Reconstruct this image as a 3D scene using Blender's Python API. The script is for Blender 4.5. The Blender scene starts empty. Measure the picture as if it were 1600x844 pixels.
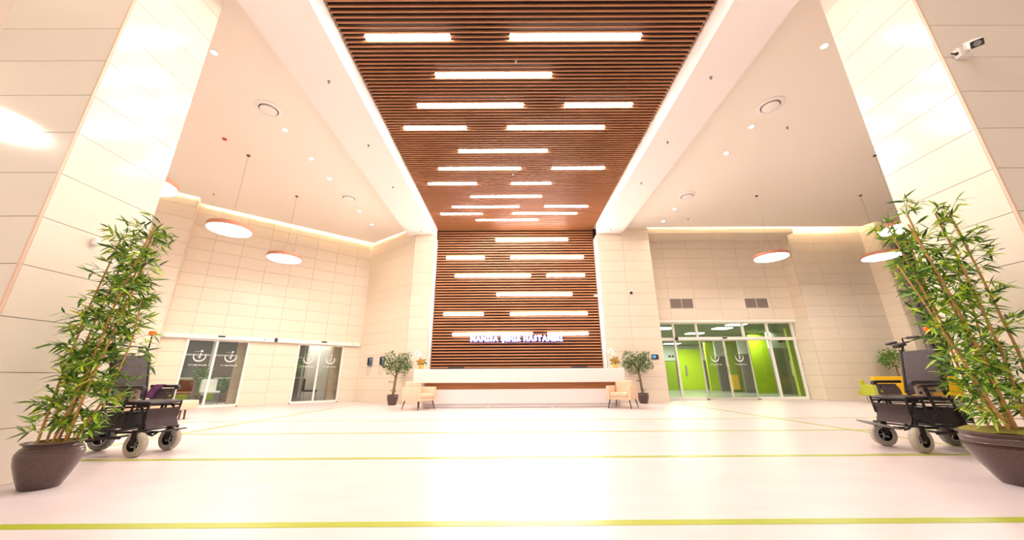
import bpy, bmesh, math, random
from mathutils import Vector, Matrix
random.seed(7)
PI = math.pi
C = bpy.context.scene.collection

# ------------------------------------------------------------------ camera, world, exposure
F = 544.74; PITCH, YAW, ROLL = 0.3003, 0.0025, -0.0063; CAM_H = 0.9
def cam_axes():
    cp, sp, cy, sy, cr, sr = math.cos(PITCH), math.sin(PITCH), math.cos(YAW), math.sin(YAW), math.cos(ROLL), math.sin(ROLL)
    f = Vector((sy*cp, cy*cp, sp)); r = Vector((cy, -sy, 0)); u = r.cross(f)
    return r*cr + u*sr, u*cr - r*sr, f
cr_, cu_, cf_ = cam_axes()
cd = bpy.data.cameras.new('camera'); cam = bpy.data.objects.new('camera', cd); C.objects.link(cam)
cam.matrix_world = Matrix(((cr_.x, cu_.x, -cf_.x, 0), (cr_.y, cu_.y, -cf_.y, 0), (cr_.z, cu_.z, -cf_.z, CAM_H), (0, 0, 0, 1)))
cd.sensor_width = 36; cd.lens = F/1600*36; cd.clip_start = .05; cd.clip_end = 200
bpy.context.scene.camera = cam
vs = bpy.context.scene.view_settings
vs.view_transform = 'Standard'; vs.look = 'None'; vs.gamma = 1; vs.use_curve_mapping = False
vs.exposure = 0.62
w = bpy.data.worlds.new('world'); bpy.context.scene.world = w; w.use_nodes = True
bg = w.node_tree.nodes['Background']; bg.inputs[0].default_value = (1.0, .87, .77, 1); bg.inputs[1].default_value = .55  # warm ambient fill, added to enter through the open rear of the hall
STRIP_E, COVE_E, PEND_E, SPOT_E = 34.0, 42.0, 26.0, 60.0

# ------------------------------------------------------------------ materials
MATS = {}
def mat(name, col, rough=.5, metal=0., spec=.5, emit=None, estr=0., var=0., noise=None, bump=0., coat=0.):
    m = bpy.data.materials.new(name); m.use_nodes = True; nt = m.node_tree; b = nt.nodes['Principled BSDF']
    b.inputs['Base Color'].default_value = (*col, 1); b.inputs['Roughness'].default_value = rough
    b.inputs['Metallic'].default_value = metal; b.inputs['Specular IOR Level'].default_value = spec
    b.inputs['Coat Weight'].default_value = coat
    if emit:
        b.inputs['Emission Color'].default_value = (*emit, 1); b.inputs['Emission Strength'].default_value = estr
    src = None
    if noise:
        sc, col2, fac, stretch = noise
        tc = nt.nodes.new('ShaderNodeTexCoord'); mp = nt.nodes.new('ShaderNodeMapping'); mp.inputs['Scale'].default_value = stretch
        nz = nt.nodes.new('ShaderNodeTexNoise'); nz.inputs['Scale'].default_value = sc; nz.inputs['Detail'].default_value = 6
        mx = nt.nodes.new('ShaderNodeMixRGB'); mx.inputs[1].default_value = (*col, 1); mx.inputs[2].default_value = (*col2, 1)
        rp = nt.nodes.new('ShaderNodeMapRange'); rp.inputs[1].default_value = .35; rp.inputs[2].default_value = .7; rp.inputs[4].default_value = fac
        nt.links.new(tc.outputs['Object'], mp.inputs[0]); nt.links.new(mp.outputs[0], nz.inputs[0])
        nt.links.new(nz.outputs[0], rp.inputs[0]); nt.links.new(rp.outputs[0], mx.inputs[0]); src = mx.outputs[0]
        if bump:
            bp = nt.nodes.new('ShaderNodeBump'); bp.inputs['Strength'].default_value = bump; bp.inputs['Distance'].default_value = .01
            nt.links.new(nz.outputs[0], bp.inputs['Height']); nt.links.new(bp.outputs[0], b.inputs['Normal'])
    if var:
        oi = nt.nodes.new('ShaderNodeObjectInfo'); hs = nt.nodes.new('ShaderNodeHueSaturation')
        mr = nt.nodes.new('ShaderNodeMapRange'); mr.inputs[3].default_value = 1-var; mr.inputs[4].default_value = 1+var
        nt.links.new(oi.outputs['Random'], mr.inputs[0]); nt.links.new(mr.outputs[0], hs.inputs['Value'])
        if src: nt.links.new(src, hs.inputs['Color'])
        else: hs.inputs['Color'].default_value = (*col, 1)
        src = hs.outputs[0]
    if src: nt.links.new(src, b.inputs['Base Color'])
    MATS[name] = m
    return m
def emis(name, col, s):
    m = bpy.data.materials.new(name); m.use_nodes = True; nt = m.node_tree; nt.nodes.clear()
    e = nt.nodes.new('ShaderNodeEmission'); e.inputs[0].default_value = (*col, 1); e.inputs[1].default_value = s
    o = nt.nodes.new('ShaderNodeOutputMaterial'); nt.links.new(e.outputs[0], o.inputs[0]); MATS[name] = m; return m
def glass(name, tint, refl=.09):
    m = bpy.data.materials.new(name); m.use_nodes = True; nt = m.node_tree; nt.nodes.clear()
    t = nt.nodes.new('ShaderNodeBsdfTransparent'); t.inputs[0].default_value = (*tint, 1)
    g = nt.nodes.new('ShaderNodeBsdfGlossy'); g.inputs['Roughness'].default_value = .02
    lw = nt.nodes.new('ShaderNodeLayerWeight'); lw.inputs[0].default_value = .25
    mr = nt.nodes.new('ShaderNodeMapRange'); mr.inputs[3].default_value = refl; mr.inputs[4].default_value = .7
    mx = nt.nodes.new('ShaderNodeMixShader'); o = nt.nodes.new('ShaderNodeOutputMaterial')
    nt.links.new(lw.outputs['Fresnel'], mr.inputs[0]); nt.links.new(mr.outputs[0], mx.inputs[0])
    nt.links.new(t.outputs[0], mx.inputs[1]); nt.links.new(g.outputs[0], mx.inputs[2]); nt.links.new(mx.outputs[0], o.inputs[0])
    MATS[name] = m; return m
mat('tile', (.82, .725, .585), .32, spec=.4, var=.018, noise=(2.2, (.78, .66, .535), .35, (1, 1, 2.5)))
mat('tile_pillar', (.87, .79, .665), .13, spec=.5, var=.01, noise=(1.5, (.83, .735, .62), .3, (1, 1, 2)))
mat('joint', (.36, .25, .18), .9)
mat('trim_edge', (.80, .56, .42), .45)
mat('paint', (.92, .855, .76), .7)
mat('paint_white', (.92, .86, .82), .6)
mat('floor', (.69, .612, .605), .33, spec=.45, noise=(1.6, (.62, .53, .515), .6, (1, 2.2, 1)))
mat('stripe', (.36, .43, .02), .3, noise=(3, (.42, .46, .04), .6, (1, 1, 1)))
mat('wood', (.46, .20, .085), .42, noise=(6, (.34, .13, .05), .7, (.25, 6, 6)))
mat('wood_wall', (.54, .25, .11), .42, noise=(6, (.42, .17, .065), .7, (.25, 6, 6)))
mat('wood_band', (.40, .15, .045), .4, noise=(4, (.30, .10, .03), .8, (.3, 8, 8)))
mat('dark_back', (.018, .007, .004), .9)
mat('dark_back_wall', (.045, .020, .013), .9)
emis('strip', (1.0, .90, .84), STRIP_E)
emis('pend_glow', (1.0, .90, .80), PEND_E)
emis('cove', (1.0, .80, .58), COVE_E)
emis('spot_glow', (1.0, .93, .85), 30)
emis('panel_glow', (.97, 1.0, .95), 9)
emis('letter_face', (.95, .93, 1.0), 3.2)
emis('letter_halo', (.14, .13, .85), 1.6)
emis('screen_blue', (.1, .35, .9), 1.2)
mat('copper', (.62, .26, .17), .45, metal=.2)
mat('counter', (.86, .80, .77), .28)
mat('steel', (.32, .31, .31), .35, metal=.8)
mat('alu', (.70, .66, .60), .35, metal=.3)
mat('white_alu', (.88, .85, .80), .35)
mat('dark_plastic', (.03, .027, .03), .45)
mat('black_metal', (.016, .014, .016), .38, metal=.3)
mat('leather', (.060, .042, .045), .6, noise=(30, (.042, .029, .032), .8, (1, 1, 1)), bump=.25)
mat('calf_leather', (.13, .088, .088), .6, noise=(30, (.095, .062, .064), .8, (1, 1, 1)), bump=.3)
mat('black_cloth', (.05, .042, .045), .8)
mat('skirt_grey', (.18, .155, .165), .55)
mat('skirt_light', (.46, .38, .34), .5)
mat('tyre', (.50, .45, .38), .85, noise=(40, (.40, .36, .30), .7, (1, 1, 1)), bump=.4)
mat('tyre_dark', (.30, .31, .28), .85)
mat('chrome', (.75, .75, .78), .15, metal=1)
mat('silver', (.6, .6, .63), .3, metal=.7)
mat('purple', (.33, .13, .31), .6)
mat('yellow_dot', (.62, .62, .06), .5)
mat('orange', (.85, .13, .01), .4, emit=(.9, .1, .01), estr=.15)
mat('red', (.55, .02, .02), .4)
mat('pot', (.062, .029, .025), .30, coat=.4, noise=(60, (.10, .052, .043), .8, (1, 1, 1)), bump=.05)
mat('moss', (.30, .24, .03), .95, noise=(40, (.16, .15, .02), .9, (1, 1, 1)), bump=.8)
mat('cane', (.58, .30, .09), .5, noise=(8, (.42, .20, .05), .8, (6, 6, 1)))
mat('leaf_a', (.15, .34, .02), .4, var=.3)
mat('leaf_b', (.36, .56, .03), .4, var=.25)
mat('leaf_c', (.045, .13, .018), .45, var=.25)
mat('leaf_y', (.60, .72, .03), .45, var=.15)
mat('ficus_leaf', (.035, .11, .015), .4)
mat('ficus_leaf_b', (.11, .23, .03), .4)
mat('bark', (.20, .13, .08), .85, noise=(20, (.30, .20, .12), .8, (1, 1, .2)), bump=.4)
mat('cream_leather', (.80, .58, .41), .5)
mat('leg_wood', (.10, .05, .03), .5)
mat('yellow_pot', (.75, .50, .08), .5)
mat('petal', (.95, .88, .86), .5)
mat('orange_flower', (.80, .27, .01), .5)
mat('phone_blue', (.10, .14, .24), .4)
mat('lime', (.50, .68, .004), .45)
mat('lime_dull', (.30, .42, .008), .45)
mat('grey_wall', (.20, .185, .175), .6)
mat('grey_light', (.42, .44, .42), .6)
mat('white_wall', (.70, .74, .72), .6)
mat('in_floor', (.30, .33, .29), .25)
mat('in_ceil', (.24, .27, .17), .7)
mat('yellow', (.88, .52, .01), .45)
mat('sofa_green', (.48, .52, .04), .5)
mat('frame_grey', (.30, .275, .28), .5, metal=.2)
mat('night_dark', (.10, .088, .095), .5, metal=.2)
mat('vent_grey', (.36, .29, .26), .5)
mat('logo', (.85, .87, .85), .5, emit=(.8, .82, .8), estr=.0)
mat('wall_brown', (.26, .19, .16), .5)
mat('brown_chair', (.25, .10, .05), .6)
mat('cream_plaster', (.80, .80, .76), .6)
mat('soffit_frost', (.45, .50, .52), .3)
glass('glass_left', (.80, .80, .75), .05)
glass('glass_right', (.93, .97, .86), .035)
glass('glass_dark', (.25, .27, .28), .12)

# ------------------------------------------------------------------ mesh helpers
def nb(): return bmesh.new()
def _v(bm, M, co):
    co = Vector(co)
    return bm.verts.new(M @ co if M is not None else co)
def box(bm, x0, x1, y0, y1, z0, z1, M=None):
    v = [_v(bm, M, (x, y, z)) for x in (x0, x1) for y in (y0, y1) for z in (z0, z1)]
    for f in ((0, 1, 3, 2), (4, 6, 7, 5), (0, 4, 5, 1), (2, 3, 7, 6), (0, 2, 6, 4), (1, 5, 7, 3)):
        bm.faces.new([v[i] for i in f])
    return v
def rbox(bm, x0, x1, y0, y1, z0, z1, r=.02, seg=2, M=None):
    t = nb(); box(t, x0, x1, y0, y1, z0, z1)
    bmesh.ops.recalc_face_normals(t, faces=t.faces)
    bmesh.ops.bevel(t, geom=list(t.edges), offset=r, segments=seg, profile=.6, affect='EDGES')
    add(bm, t, M)
def add(bm, t, M=None):
    mp = {}
    for v in t.verts: mp[v] = _v(bm, M, v.co)
    for f in t.faces:
        try: bm.faces.new([mp[v] for v in f.verts])
        except ValueError: pass
    t.free()
def tube(bm, pts, r, n=8, M=None, cap=True):
    pts = [Vector(p) for p in pts]; rs = r if isinstance(r, (list, tuple)) else [r]*len(pts)
    rings = []; prev = None
    for i, p in enumerate(pts):
        if i == 0: t = pts[1]-pts[0]
        elif i == len(pts)-1: t = pts[-1]-pts[-2]
        else: t = (pts[i+1]-pts[i]).normalized() + (pts[i]-pts[i-1]).normalized()
        t = t.normalized() if t.length > 1e-9 else Vector((0, 0, 1))
        if prev is None: prev = t.orthogonal().normalized()
        a = prev - t*prev.dot(t); a = a.normalized() if a.length > 1e-6 else t.orthogonal().normalized(); prev = a
        b = t.cross(a)
        rings.append([_v(bm, M, p + (a*math.cos(2*PI*k/n) + b*math.sin(2*PI*k/n))*rs[i]) for k in range(n)])
    for A, B in zip(rings, rings[1:]):
        for k in range(n): bm.faces.new((A[k], A[(k+1) % n], B[(k+1) % n], B[k]))
    if cap: bm.faces.new(rings[0][::-1]); bm.faces.new(rings[-1])
def lathe(bm, prof, n=32, M=None, cap=True):
    rings = [[_v(bm, M, (r*math.cos(2*PI*k/n), r*math.sin(2*PI*k/n), z)) for k in range(n)] for r, z in prof]
    for A, B in zip(rings, rings[1:]):
        for k in range(n): bm.faces.new((A[k], A[(k+1) % n], B[(k+1) % n], B[k]))
    if cap: bm.faces.new(rings[0][::-1]); bm.faces.new(rings[-1])
def prism(bm, poly, z0, z1, M=None):
    a = [_v(bm, M, (x, y, z0)) for x, y in poly]; b = [_v(bm, M, (x, y, z1)) for x, y in poly]; n = len(poly)
    bm.faces.new(a[::-1]); bm.faces.new(b)
    for i in range(n): bm.faces.new((a[i], a[(i+1) % n], b[(i+1) % n], b[i]))
def arc_pts(cx, cz, r, a0, a1, n, y=0):
    return [(cx + r*math.cos(math.radians(a0+(a1-a0)*i/n)), y, cz + r*math.sin(math.radians(a0+(a1-a0)*i/n))) for i in range(n+1)]
def obj(name, bm, m, parent=None, smooth=False, loc=None, rz=None):
    me = bpy.data.meshes.new(name)
    bmesh.ops.recalc_face_normals(bm, faces=bm.faces)
    if smooth:
        for f in bm.faces: f.smooth = True
        lim = math.radians(38)
        for e in bm.edges:
            if len(e.link_faces) == 2 and e.calc_face_angle(0) > lim: e.smooth = False
    bm.to_mesh(me); bm.free(); me.materials.append(MATS[m])
    o = bpy.data.objects.new(name, me); C.objects.link(o)
    if parent: o.parent = parent
    if loc: o.location = loc
    if rz is not None: o.rotation_euler = (0, 0, rz)
    return o
def inst(name, me, parent, M):
    o = bpy.data.objects.new(name, me); C.objects.link(o)
    if parent: o.parent = parent
    o.matrix_local = M
    return o
def tag(o, label, cat, group=None):
    o['label'] = label; o['category'] = cat
    if group: o['group'] = group
    return o
def thing(name, label, cat, loc=(0, 0, 0), rz=0, group=None):
    o = bpy.data.objects.new(name, None); C.objects.link(o); o.location = loc; o.rotation_euler = (0, 0, rz)
    o.empty_display_size = .2
    return tag(o, label, cat, group)
def struct(name, bm, m, label=None, **k):
    o = obj(name, bm, m, **k); o['kind'] = 'structure'
    if label: o['label'] = label
    return o
def copy_tree(o, parent=None):
    c = o.copy(); C.objects.link(c); c.parent = parent
    for ch in list(o.children): copy_tree(ch, c)
    return c
def stuff(o): o['kind'] = 'stuff'; return o
def look(a, b, up=(0, 0, 1)):      # matrix with local z running a->b
    a, b = Vector(a), Vector(b); z = (b-a).normalized(); u = Vector(up)
    x = u.cross(z); x = x.normalized() if x.length > 1e-6 else Vector((1, 0, 0)); y = z.cross(x)
    return Matrix(((x.x, y.x, z.x, a.x), (x.y, y.y, z.y, a.y), (x.z, y.z, z.z, a.z), (0, 0, 0, 1)))

# wall frames: s along the wall, d out of the wall (towards the hall), z up
def wframe(p0, az):
    dx, dy = math.sin(az), math.cos(az)
    # hall side is to the right hand when walking along +s
    return Matrix(((dx, dy, 0, p0[0]), (dy, -dx, 0, p0[1]), (0, 0, 1, 0), (0, 0, 0, 1)))
TILE_CACHE = {}
def tiles(parent, W, cells, m='tile', th=.022, gap=.007):
    """cells: (s0,s1,z0,z1) ; every cell becomes one tile object sharing mesh data by size"""
    for s0, s1, z0, z1 in cells:
        if s1-s0 < .03 or z1-z0 < .03: continue
        k = (round(s1-s0, 3), round(z1-z0, 3), m, th)
        if k not in TILE_CACHE:
            t = nb(); a, h = k[0]/2-gap/2, k[1]/2-gap/2
            box(t, -a, a, 0, th, -h, h); bmesh.ops.recalc_face_normals(t, faces=t.faces)
            me = bpy.data.meshes.new('tile'); t.to_mesh(me); t.free(); me.materials.append(MATS[m]); TILE_CACHE[k] = me
        inst('tile', TILE_CACHE[k], parent, W @ Matrix.Translation(((s0+s1)/2, 0, (z0+z1)/2)))
def rows(h, z0, z1):
    out = []; n0 = int(math.floor(z0/h + 1e-6))
    z = n0*h
    while z < z1-1e-6:
        a, b = max(z, z0), min(z+h, z1)
        if b-a > .03: out.append((a, b))
        z += h
    return out
def cellrow(js, s0, s1):
    e = [s0]+[j for j in js if s0+.02 < j < s1-.02]+[s1]
    return list(zip(e, e[1:]))
def grid(h, s0, s1, z0, z1, js=()):
    return [(a, b, c, d) for c, d in rows(h, z0, z1) for a, b in cellrow(js, s0, s1)]

TOP = 7.62          # cove roof
CZ = 7.05           # side ceilings
BZ = 6.76           # beam soffit
SZ = 7.20           # slat face of the ceiling
XL, XR = -3.25, 3.66

# ------------------------------------------------------------------ floor
b = nb(); box(b, -22, 24, -7, 15.6, -.12, 0)
floor = struct('floor', b, 'floor', 'pale pinkish white polished hall floor with thin lime green lines')
def stripe(x0, x1, y0, y1, lab=None):
    b = nb(); box(b, x0, x1, y0, y1, -.001, .0018); o = obj('floor_stripe', b, 'stripe', floor); return o
for y, wd in ((2.64, .085), (4.60, .09), (6.62, .075), (8.47, .06)):
    stripe(-13, 15, y-wd/2, y+wd/2)
for sx in (-5.80, 5.92):
    b = nb(); box(b, sx-.04, sx+.04, 4.65, 13.85, -.001, .0030); obj('floor_stripe', b, 'stripe', floor)
stripe(5.9, 12.0, 14.72, 14.82)

# ------------------------------------------------------------------ ceilings, beams, slats
b = nb(); box(b, -22, 24, -7, 17, TOP, TOP+.12); roof = struct('ceiling', b, 'paint', 'upper slab over the cove lighting')
az = .8589; P0 = (-6.66, 15.75); dL = (math.sin(az), math.cos(az))
def LW(s, d=0): return (P0[0]+dL[0]*s + dL[1]*d, P0[1]+dL[1]*s - dL[0]*d)
polyL = [(-4.40, -7), (-4.40, 13.88)]
p1 = LW(-.12, .30); polyL += [(-6.52, 15.42), LW(-6.35, .24), LW(-6.35, .78), LW(-9.2, .78), LW(-13.5, .78), (-20, -7)]
b = nb(); prism(b, polyL, CZ, CZ+.07)
ceilL = struct('ceiling_left', b, 'paint', 'pale peach side ceiling on the left with a glowing cove edge')
polyR = [(4.76, -7), (20, -7), (20, 13.1), (15.25, 13.2), (15.1, 13.78), (4.76, 13.78)]
b = nb(); prism(b, polyR, CZ, CZ+.07)
ceilR = struct('ceiling_right', b, 'paint', 'pale peach side ceiling on the right with a glowing cove edge')
b = nb(); box(b, -4.40, XL, -7, 14.25, BZ, TOP-.01)
struct('ceiling_beam', b, 'paint_white', 'broad white ceiling beam left of the wooden slats')
b = nb(); box(b, XR, 4.72, -7, 13.84, BZ, TOP-.01)
struct('ceiling_beam', b, 'paint_white', 'broad white ceiling beam right of the wooden slats')
# the narrow white returns between the front walls and the recessed slat wall
b = nb(); box(b, XL-.25, XL, 13.86, 14.75, 0, BZ); struct('wall_return_left', b, 'paint_white', 'narrow white return left of the slatted wall')
b = nb(); box(b, XR, XR+.25, 13.86, 14.75, 0, BZ); struct('wall_return_right', b, 'paint_white', 'narrow white return right of the slatted wall')

# strip lights: (x0, x1, Y)
CL = [(-2.79, -1.16, 5.12), (0, 2.54, 5.12), (-1.62, .9, 6.02), (-2.24, .31, 6.91), (1.32, 2.95, 6.91), (-2.8, -1.17, 7.69), (-.08, 2.47, 7.69),
      (-1.5, 1.06, 8.70), (-2.26, .31, 9.58), (1.31, 2.95, 9.58), (-2.79, -1.16, 10.47), (.03, 1.36, 10.47), (-1.45, 1.11, 11.35),
      (-2.25, .31, 12.12), (1.31, 2.96, 12.12), (-2.8, -1.16, 12.72), (.08, 2.65, 12.72), (-1.44, 1.13, 13.33)]
CLB = [(-1.5, 1.06, 3.95), (-2.26, .31, 3.06), (1.31, 2.95, 3.06), (-2.79, -1.16, 2.2), (0, 2.54, 2.2), (-1.45, 1.11, 1.3), (-2.25, .31, .3), (1.31, 2.96, .3), (-1.4, 1.13, -.8), (-2.2, .3, -1.8)]  # unseen strips repeating the pattern overhead, added for light
WLg = [(-.67, 2.52, 6.71), (-2.83, -1.16, 5.90), (-.02, 3.16, 5.90), (-2.41, .83, 5.09), (1.53, 3.16, 5.09), (-.62, 2.57, 4.27),
       (-2.82, -1.17, 3.47), (-.05, 3.16, 3.47), (-2.41, .86, 2.66), (1.48, 3.14, 2.66)]
PC = .0985
b = nb(); box(b, XL, XR, -7, 14.75, SZ+.105, SZ+.16)
sc = struct('slatted_ceiling', b, 'dark_back', 'ceiling of brown wooden slats with glowing strip lights')
ys = [14.40 - .03 - PC*i for i in range(168)]
def near(v, arr): return min(arr, key=lambda q: abs(q-v))
cuts = {}
CLs = []
for i, (x0, x1, y) in enumerate(CL+CLB):
    yy = near(y, ys); cuts.setdefault(yy, []).append((x0, x1)); CLs.append((x0, x1, yy))
SLAT = {}
def slat(parent, m, x0, x1, y, z, dy, dz):
    k = (round(x1-x0, 3), dy, dz)
    if k not in SLAT:
        t = nb(); box(t, 0, k[0], -dy/2, dy/2, 0, dz) ; bmesh.ops.recalc_face_normals(t, faces=t.faces)
        me = bpy.data.meshes.new('slat'); t.to_mesh(me); t.free(); me.materials.append(MATS[m]); SLAT[k] = me
    return inst('slat', SLAT[k], parent, Matrix.Translation((x0, y, z)))
for y in ys:
    xs = [XL+.01]
    for a, c in sorted(cuts.get(y, [])): xs += [a-.005, c+.005]
    xs.append(XR-.01)
    for a, c in zip(xs[::2], xs[1::2]): slat(sc, 'wood', a, c, y, SZ, .029, .034)
b = nb(); box(b, XL-.25, XR+.25, 14.50, 14.75, 0, TOP-.3)
sw = struct('slatted_wall', b, 'dark_back_wall', 'wall of brown horizontal wooden slats behind the reception counter')
PW = .1185
zs = [7.12 - PW*i for i in range(60)]
wc = {}; WLs = []
for x0, x1, z in WLg:
    zz = near(z, zs); wc.setdefault(zz, []).append((x0, x1)); WLs.append((x0, x1, zz))
for z in zs:
    xs = [XL+.01]
    for a, c in sorted(wc.get(z, [])): xs += [a-.005, c+.005]
    xs.append(XR-.01)
    for a, c in zip(xs[::2], xs[1::2]):
        slat(sw, 'wood_wall', a, c, 14.40+.02, z-.0245, .04, .049)
ORD = ['first', 'second', 'third', 'fourth', 'fifth', 'sixth', 'seventh', 'eighth', 'ninth', 'tenth', 'eleventh', 'twelfth']
def strip_light(x0, x1, y, z, wall, label, group):
    o = thing('strip_light', label, 'light', ((x0+x1)/2, y, z), 0, group)
    h = (x1-x0)/2
    b = nb()
    if wall: box(b, -h, h, .03, .099, -.045, .045)
    else: box(b, -h, h, -.045, .045, .03, .10)
    obj('housing', b, 'alu', o)
    b = nb()
    if wall: rbox(b, -h, h, -.012, .03, -.052, .052, .01, 1)
    else: rbox(b, -h, h, -.052, .052, -.012, .03, .01, 1)
    obj('diffuser', b, 'strip', o)
def rowlabels(L, key, n_main, where, rev=False):
    vals = sorted({round(l[2], 3) for l in L[:n_main]}, reverse=rev); out = []
    for l in L[:n_main]:
        r = vals.index(round(l[2], 3)); same = sorted([q for q in L[:n_main] if round(q[2], 3) == round(l[2], 3)])
        side = '' if len(same) == 1 else (' left one' if l == same[0] else ' right one')
        out.append('%s strip light in %s, %s row from %s%s' % ('short' if l[1]-l[0] < 2 else 'long', where, ORD[r], 'the photo top' if not rev else 'the wall top', ','+side if side else ''))
    return out
for l, lab in zip(CLs[:18], rowlabels(CLs, 2, 18, 'the slatted ceiling')): strip_light(l[0], l[1], l[2], SZ, False, lab, 'strip lights in the slatted ceiling')
for l in CLs[18:]: strip_light(l[0], l[1], l[2], SZ, False, 'added strip light in the slatted ceiling overhead, out of view, for more light', 'added strip lights overhead')
for l, lab in zip(WLs, rowlabels(WLs, 2, 10, 'the slatted wall', True)): strip_light(l[0], l[1], 14.40, l[2], True, lab, 'strip lights in the slatted wall')

# ------------------------------------------------------------------ tiled walls
def backing(name, W, s0, s1, z0, z1, th, label, holes=()):
    b = nb(); segs = [(s0, s1, z0, z1)]
    for hs0, hs1, hz1 in holes:
        new = []
        for a, c, e, f in segs:
            if hs0 > a and hs1 < c: new += [(a, hs0, e, f), (hs1, c, e, f), (hs0, hs1, hz1, f)]
            else: new.append((a, c, e, f))
        segs = new
    for a, c, e, f in segs: box(b, a, c, -th, 0, e, f, W)
    return struct(name, b, 'joint', label)
H1, H2 = .4625, .45
# left angled wall with the two sliding doors
WLf = wframe(P0, az)
D1, D2 = (-5.70, -4.02), (-2.39, -.74)
wl = backing('wall_left', WLf, -6.5, .35, 0, TOP, .12, 'angled cream tiled wall on the left with two glass sliding doors', [(D1[0], D1[1], 2.25), (D2[0], D2[1], 2.25)])
jl = [-5.68+.835*i for i in range(8)]
cells = grid(H2, -6.4, 0, 2.25, TOP, jl)
for s0, s1, js in ((-6.4, D1[0], ()), (D1[1], D2[0], (-3.2,)), (D2[1], 0, ())):
    cells += grid(H2, s0, s1, 0, 2.25, js)
tiles(wl, WLf, cells)
# the part standing forward at the far left
WB = wframe(LW(0, .52), az)
wb = backing('wall_left_forward', WB, -14, -6.40, 0, TOP, .55, 'cream tiled wall part standing forward at the far left')
tiles(wb, WB, grid(H2, -14, -6.40, 0, TOP, [-8.2, -10.2, -12.2]))
# its return face
WBr = wframe(LW(-6.378, 0), az-PI/2+PI)
WBr = Matrix.Translation((*LW(-6.4, .52), 0)) @ Matrix.Rotation(0, 4, 'Z')
n_ = Vector((dL[0], dL[1], 0)); t_ = Vector((-dL[1], dL[0], 0))
WBr = Matrix(((t_.x, n_.x, 0, LW(-6.4, .52)[0]), (t_.y, n_.y, 0, LW(-6.4, .52)[1]), (0, 0, 1, 0), (0, 0, 0, 1)))
tiles(wb, WBr, grid(H2, -.02, .49, 0, TOP))
# diagonal wall and narrow front wall left of the counter
Q0, Q1 = (-6.66, 15.75), (-4.07, 13.80)
azd = math.atan2(Q1[0]-Q0[0], Q1[1]-Q0[1]); Ld = math.hypot(Q1[0]-Q0[0], Q1[1]-Q0[1])
WD = wframe(Q0, azd)
wd = backing('wall_diagonal', WD, 0, Ld, 0, TOP, .12, 'diagonal cream tiled wall with two wall telephones')
tiles(wd, WD, grid(H1, .02, Ld, 0, TOP, ()))
WF = wframe((-4.07, 13.80), PI/2)
wf = backing('wall_back_left', WF, 0, XL+4.07, 0, BZ+.02, .06, 'narrow cream tiled wall left of the slatted wall')
tiles(wf, WF, grid(H1, 0, XL+4.07, 0, BZ))
WG = wframe((XR, 13.80), PI/2)
wg = backing('wall_back_right', WG, 0, 5.86-XR, 0, TOP, .06, 'cream tiled wall right of the slatted wall')
tiles(wg, WG, grid(H1, 0, 1.06, 0, BZ) + grid(H1, 1.06, 5.86-XR, 0, TOP))
# recess with the glass entrance
WJ = wframe((5.86, 13.80), 0)
WJ = Matrix(((0, 1, 0, 5.84), (1, 0, 0, 13.80), (0, 0, 1, 0), (0, 0, 0, 1)))
b = nb(); box(b, 5.60, 5.84, 13.86, 15.3, 0, TOP); wj = struct('wall_recess_left', b, 'joint', 'hidden left side of the entrance recess')
tiles(wj, WJ, grid(H1, 0, 1.1, 0, TOP))
WR = wframe((5.86, 14.87), PI/2)
RW = 12.22-5.86
b = nb(); box(b, 5.86, 12.3, 14.87, 15.42, 3.24, TOP); wr = struct('wall_recess', b, 'joint', 'cream tiled wall above the glass entrance')
jr = [6.86-5.86+1.105*i for i in range(6)]
tiles(wr, WR, grid(H1, 0, RW, 3.24, 6.86, jr))
b = nb(); box(b, 5.86, 12.22, 13.93, 14.84, 6.84, TOP-.01); obj('recess_head', b, 'tile', wr)
b = nb(); box(b, 5.86, 12.22, 14.86, 15.42, 3.12, 3.238); obj('lintel_soffit', b, 'paint', wr)
# wall A and its side (right of the recess)
WS = Matrix(((0, -1, 0, 12.20), (1, 0, 0, 14.30), (0, 0, 1, 0), (0, 0, 0, 1)))
b = nb(); box(b, 12.225, 15.6, 14.325, 15.3, 0, TOP); wa = struct('wall_right', b, 'joint', 'cream tiled wall right of the glass entrance')
tiles(wa, WS, grid(H1, 0, .95, 0, TOP))
WA = wframe((12.20, 14.30), PI/2)
tiles(wa, WA, grid(H1, 0, 3.28, 0, TOP, (1.1, 2.2)))
AZB = math.atan2(.16, -.5)
WBb = wframe((15.48, 14.30), math.atan2(.22, -.52))
b = nb(); box(b, 0, .56, -.3, -.001, 0, TOP, WBb); wbb = struct('wall_right_return', b, 'joint', 'short tiled return beside the dark window wall')
tiles(wbb, WBb, grid(H1, 0, .565, 0, TOP))
WC = wframe((15.70, 13.78), PI/2)
b = nb(); box(b, 15.70, 16.3, 13.78, 14.1, 0, TOP); wc_ = struct('wall_right_end', b, 'joint', 'narrow tiled wall end beside the dark window wall')
tiles(wc_, WC, grid(H1, 0, .34, 0, TOP))

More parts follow.
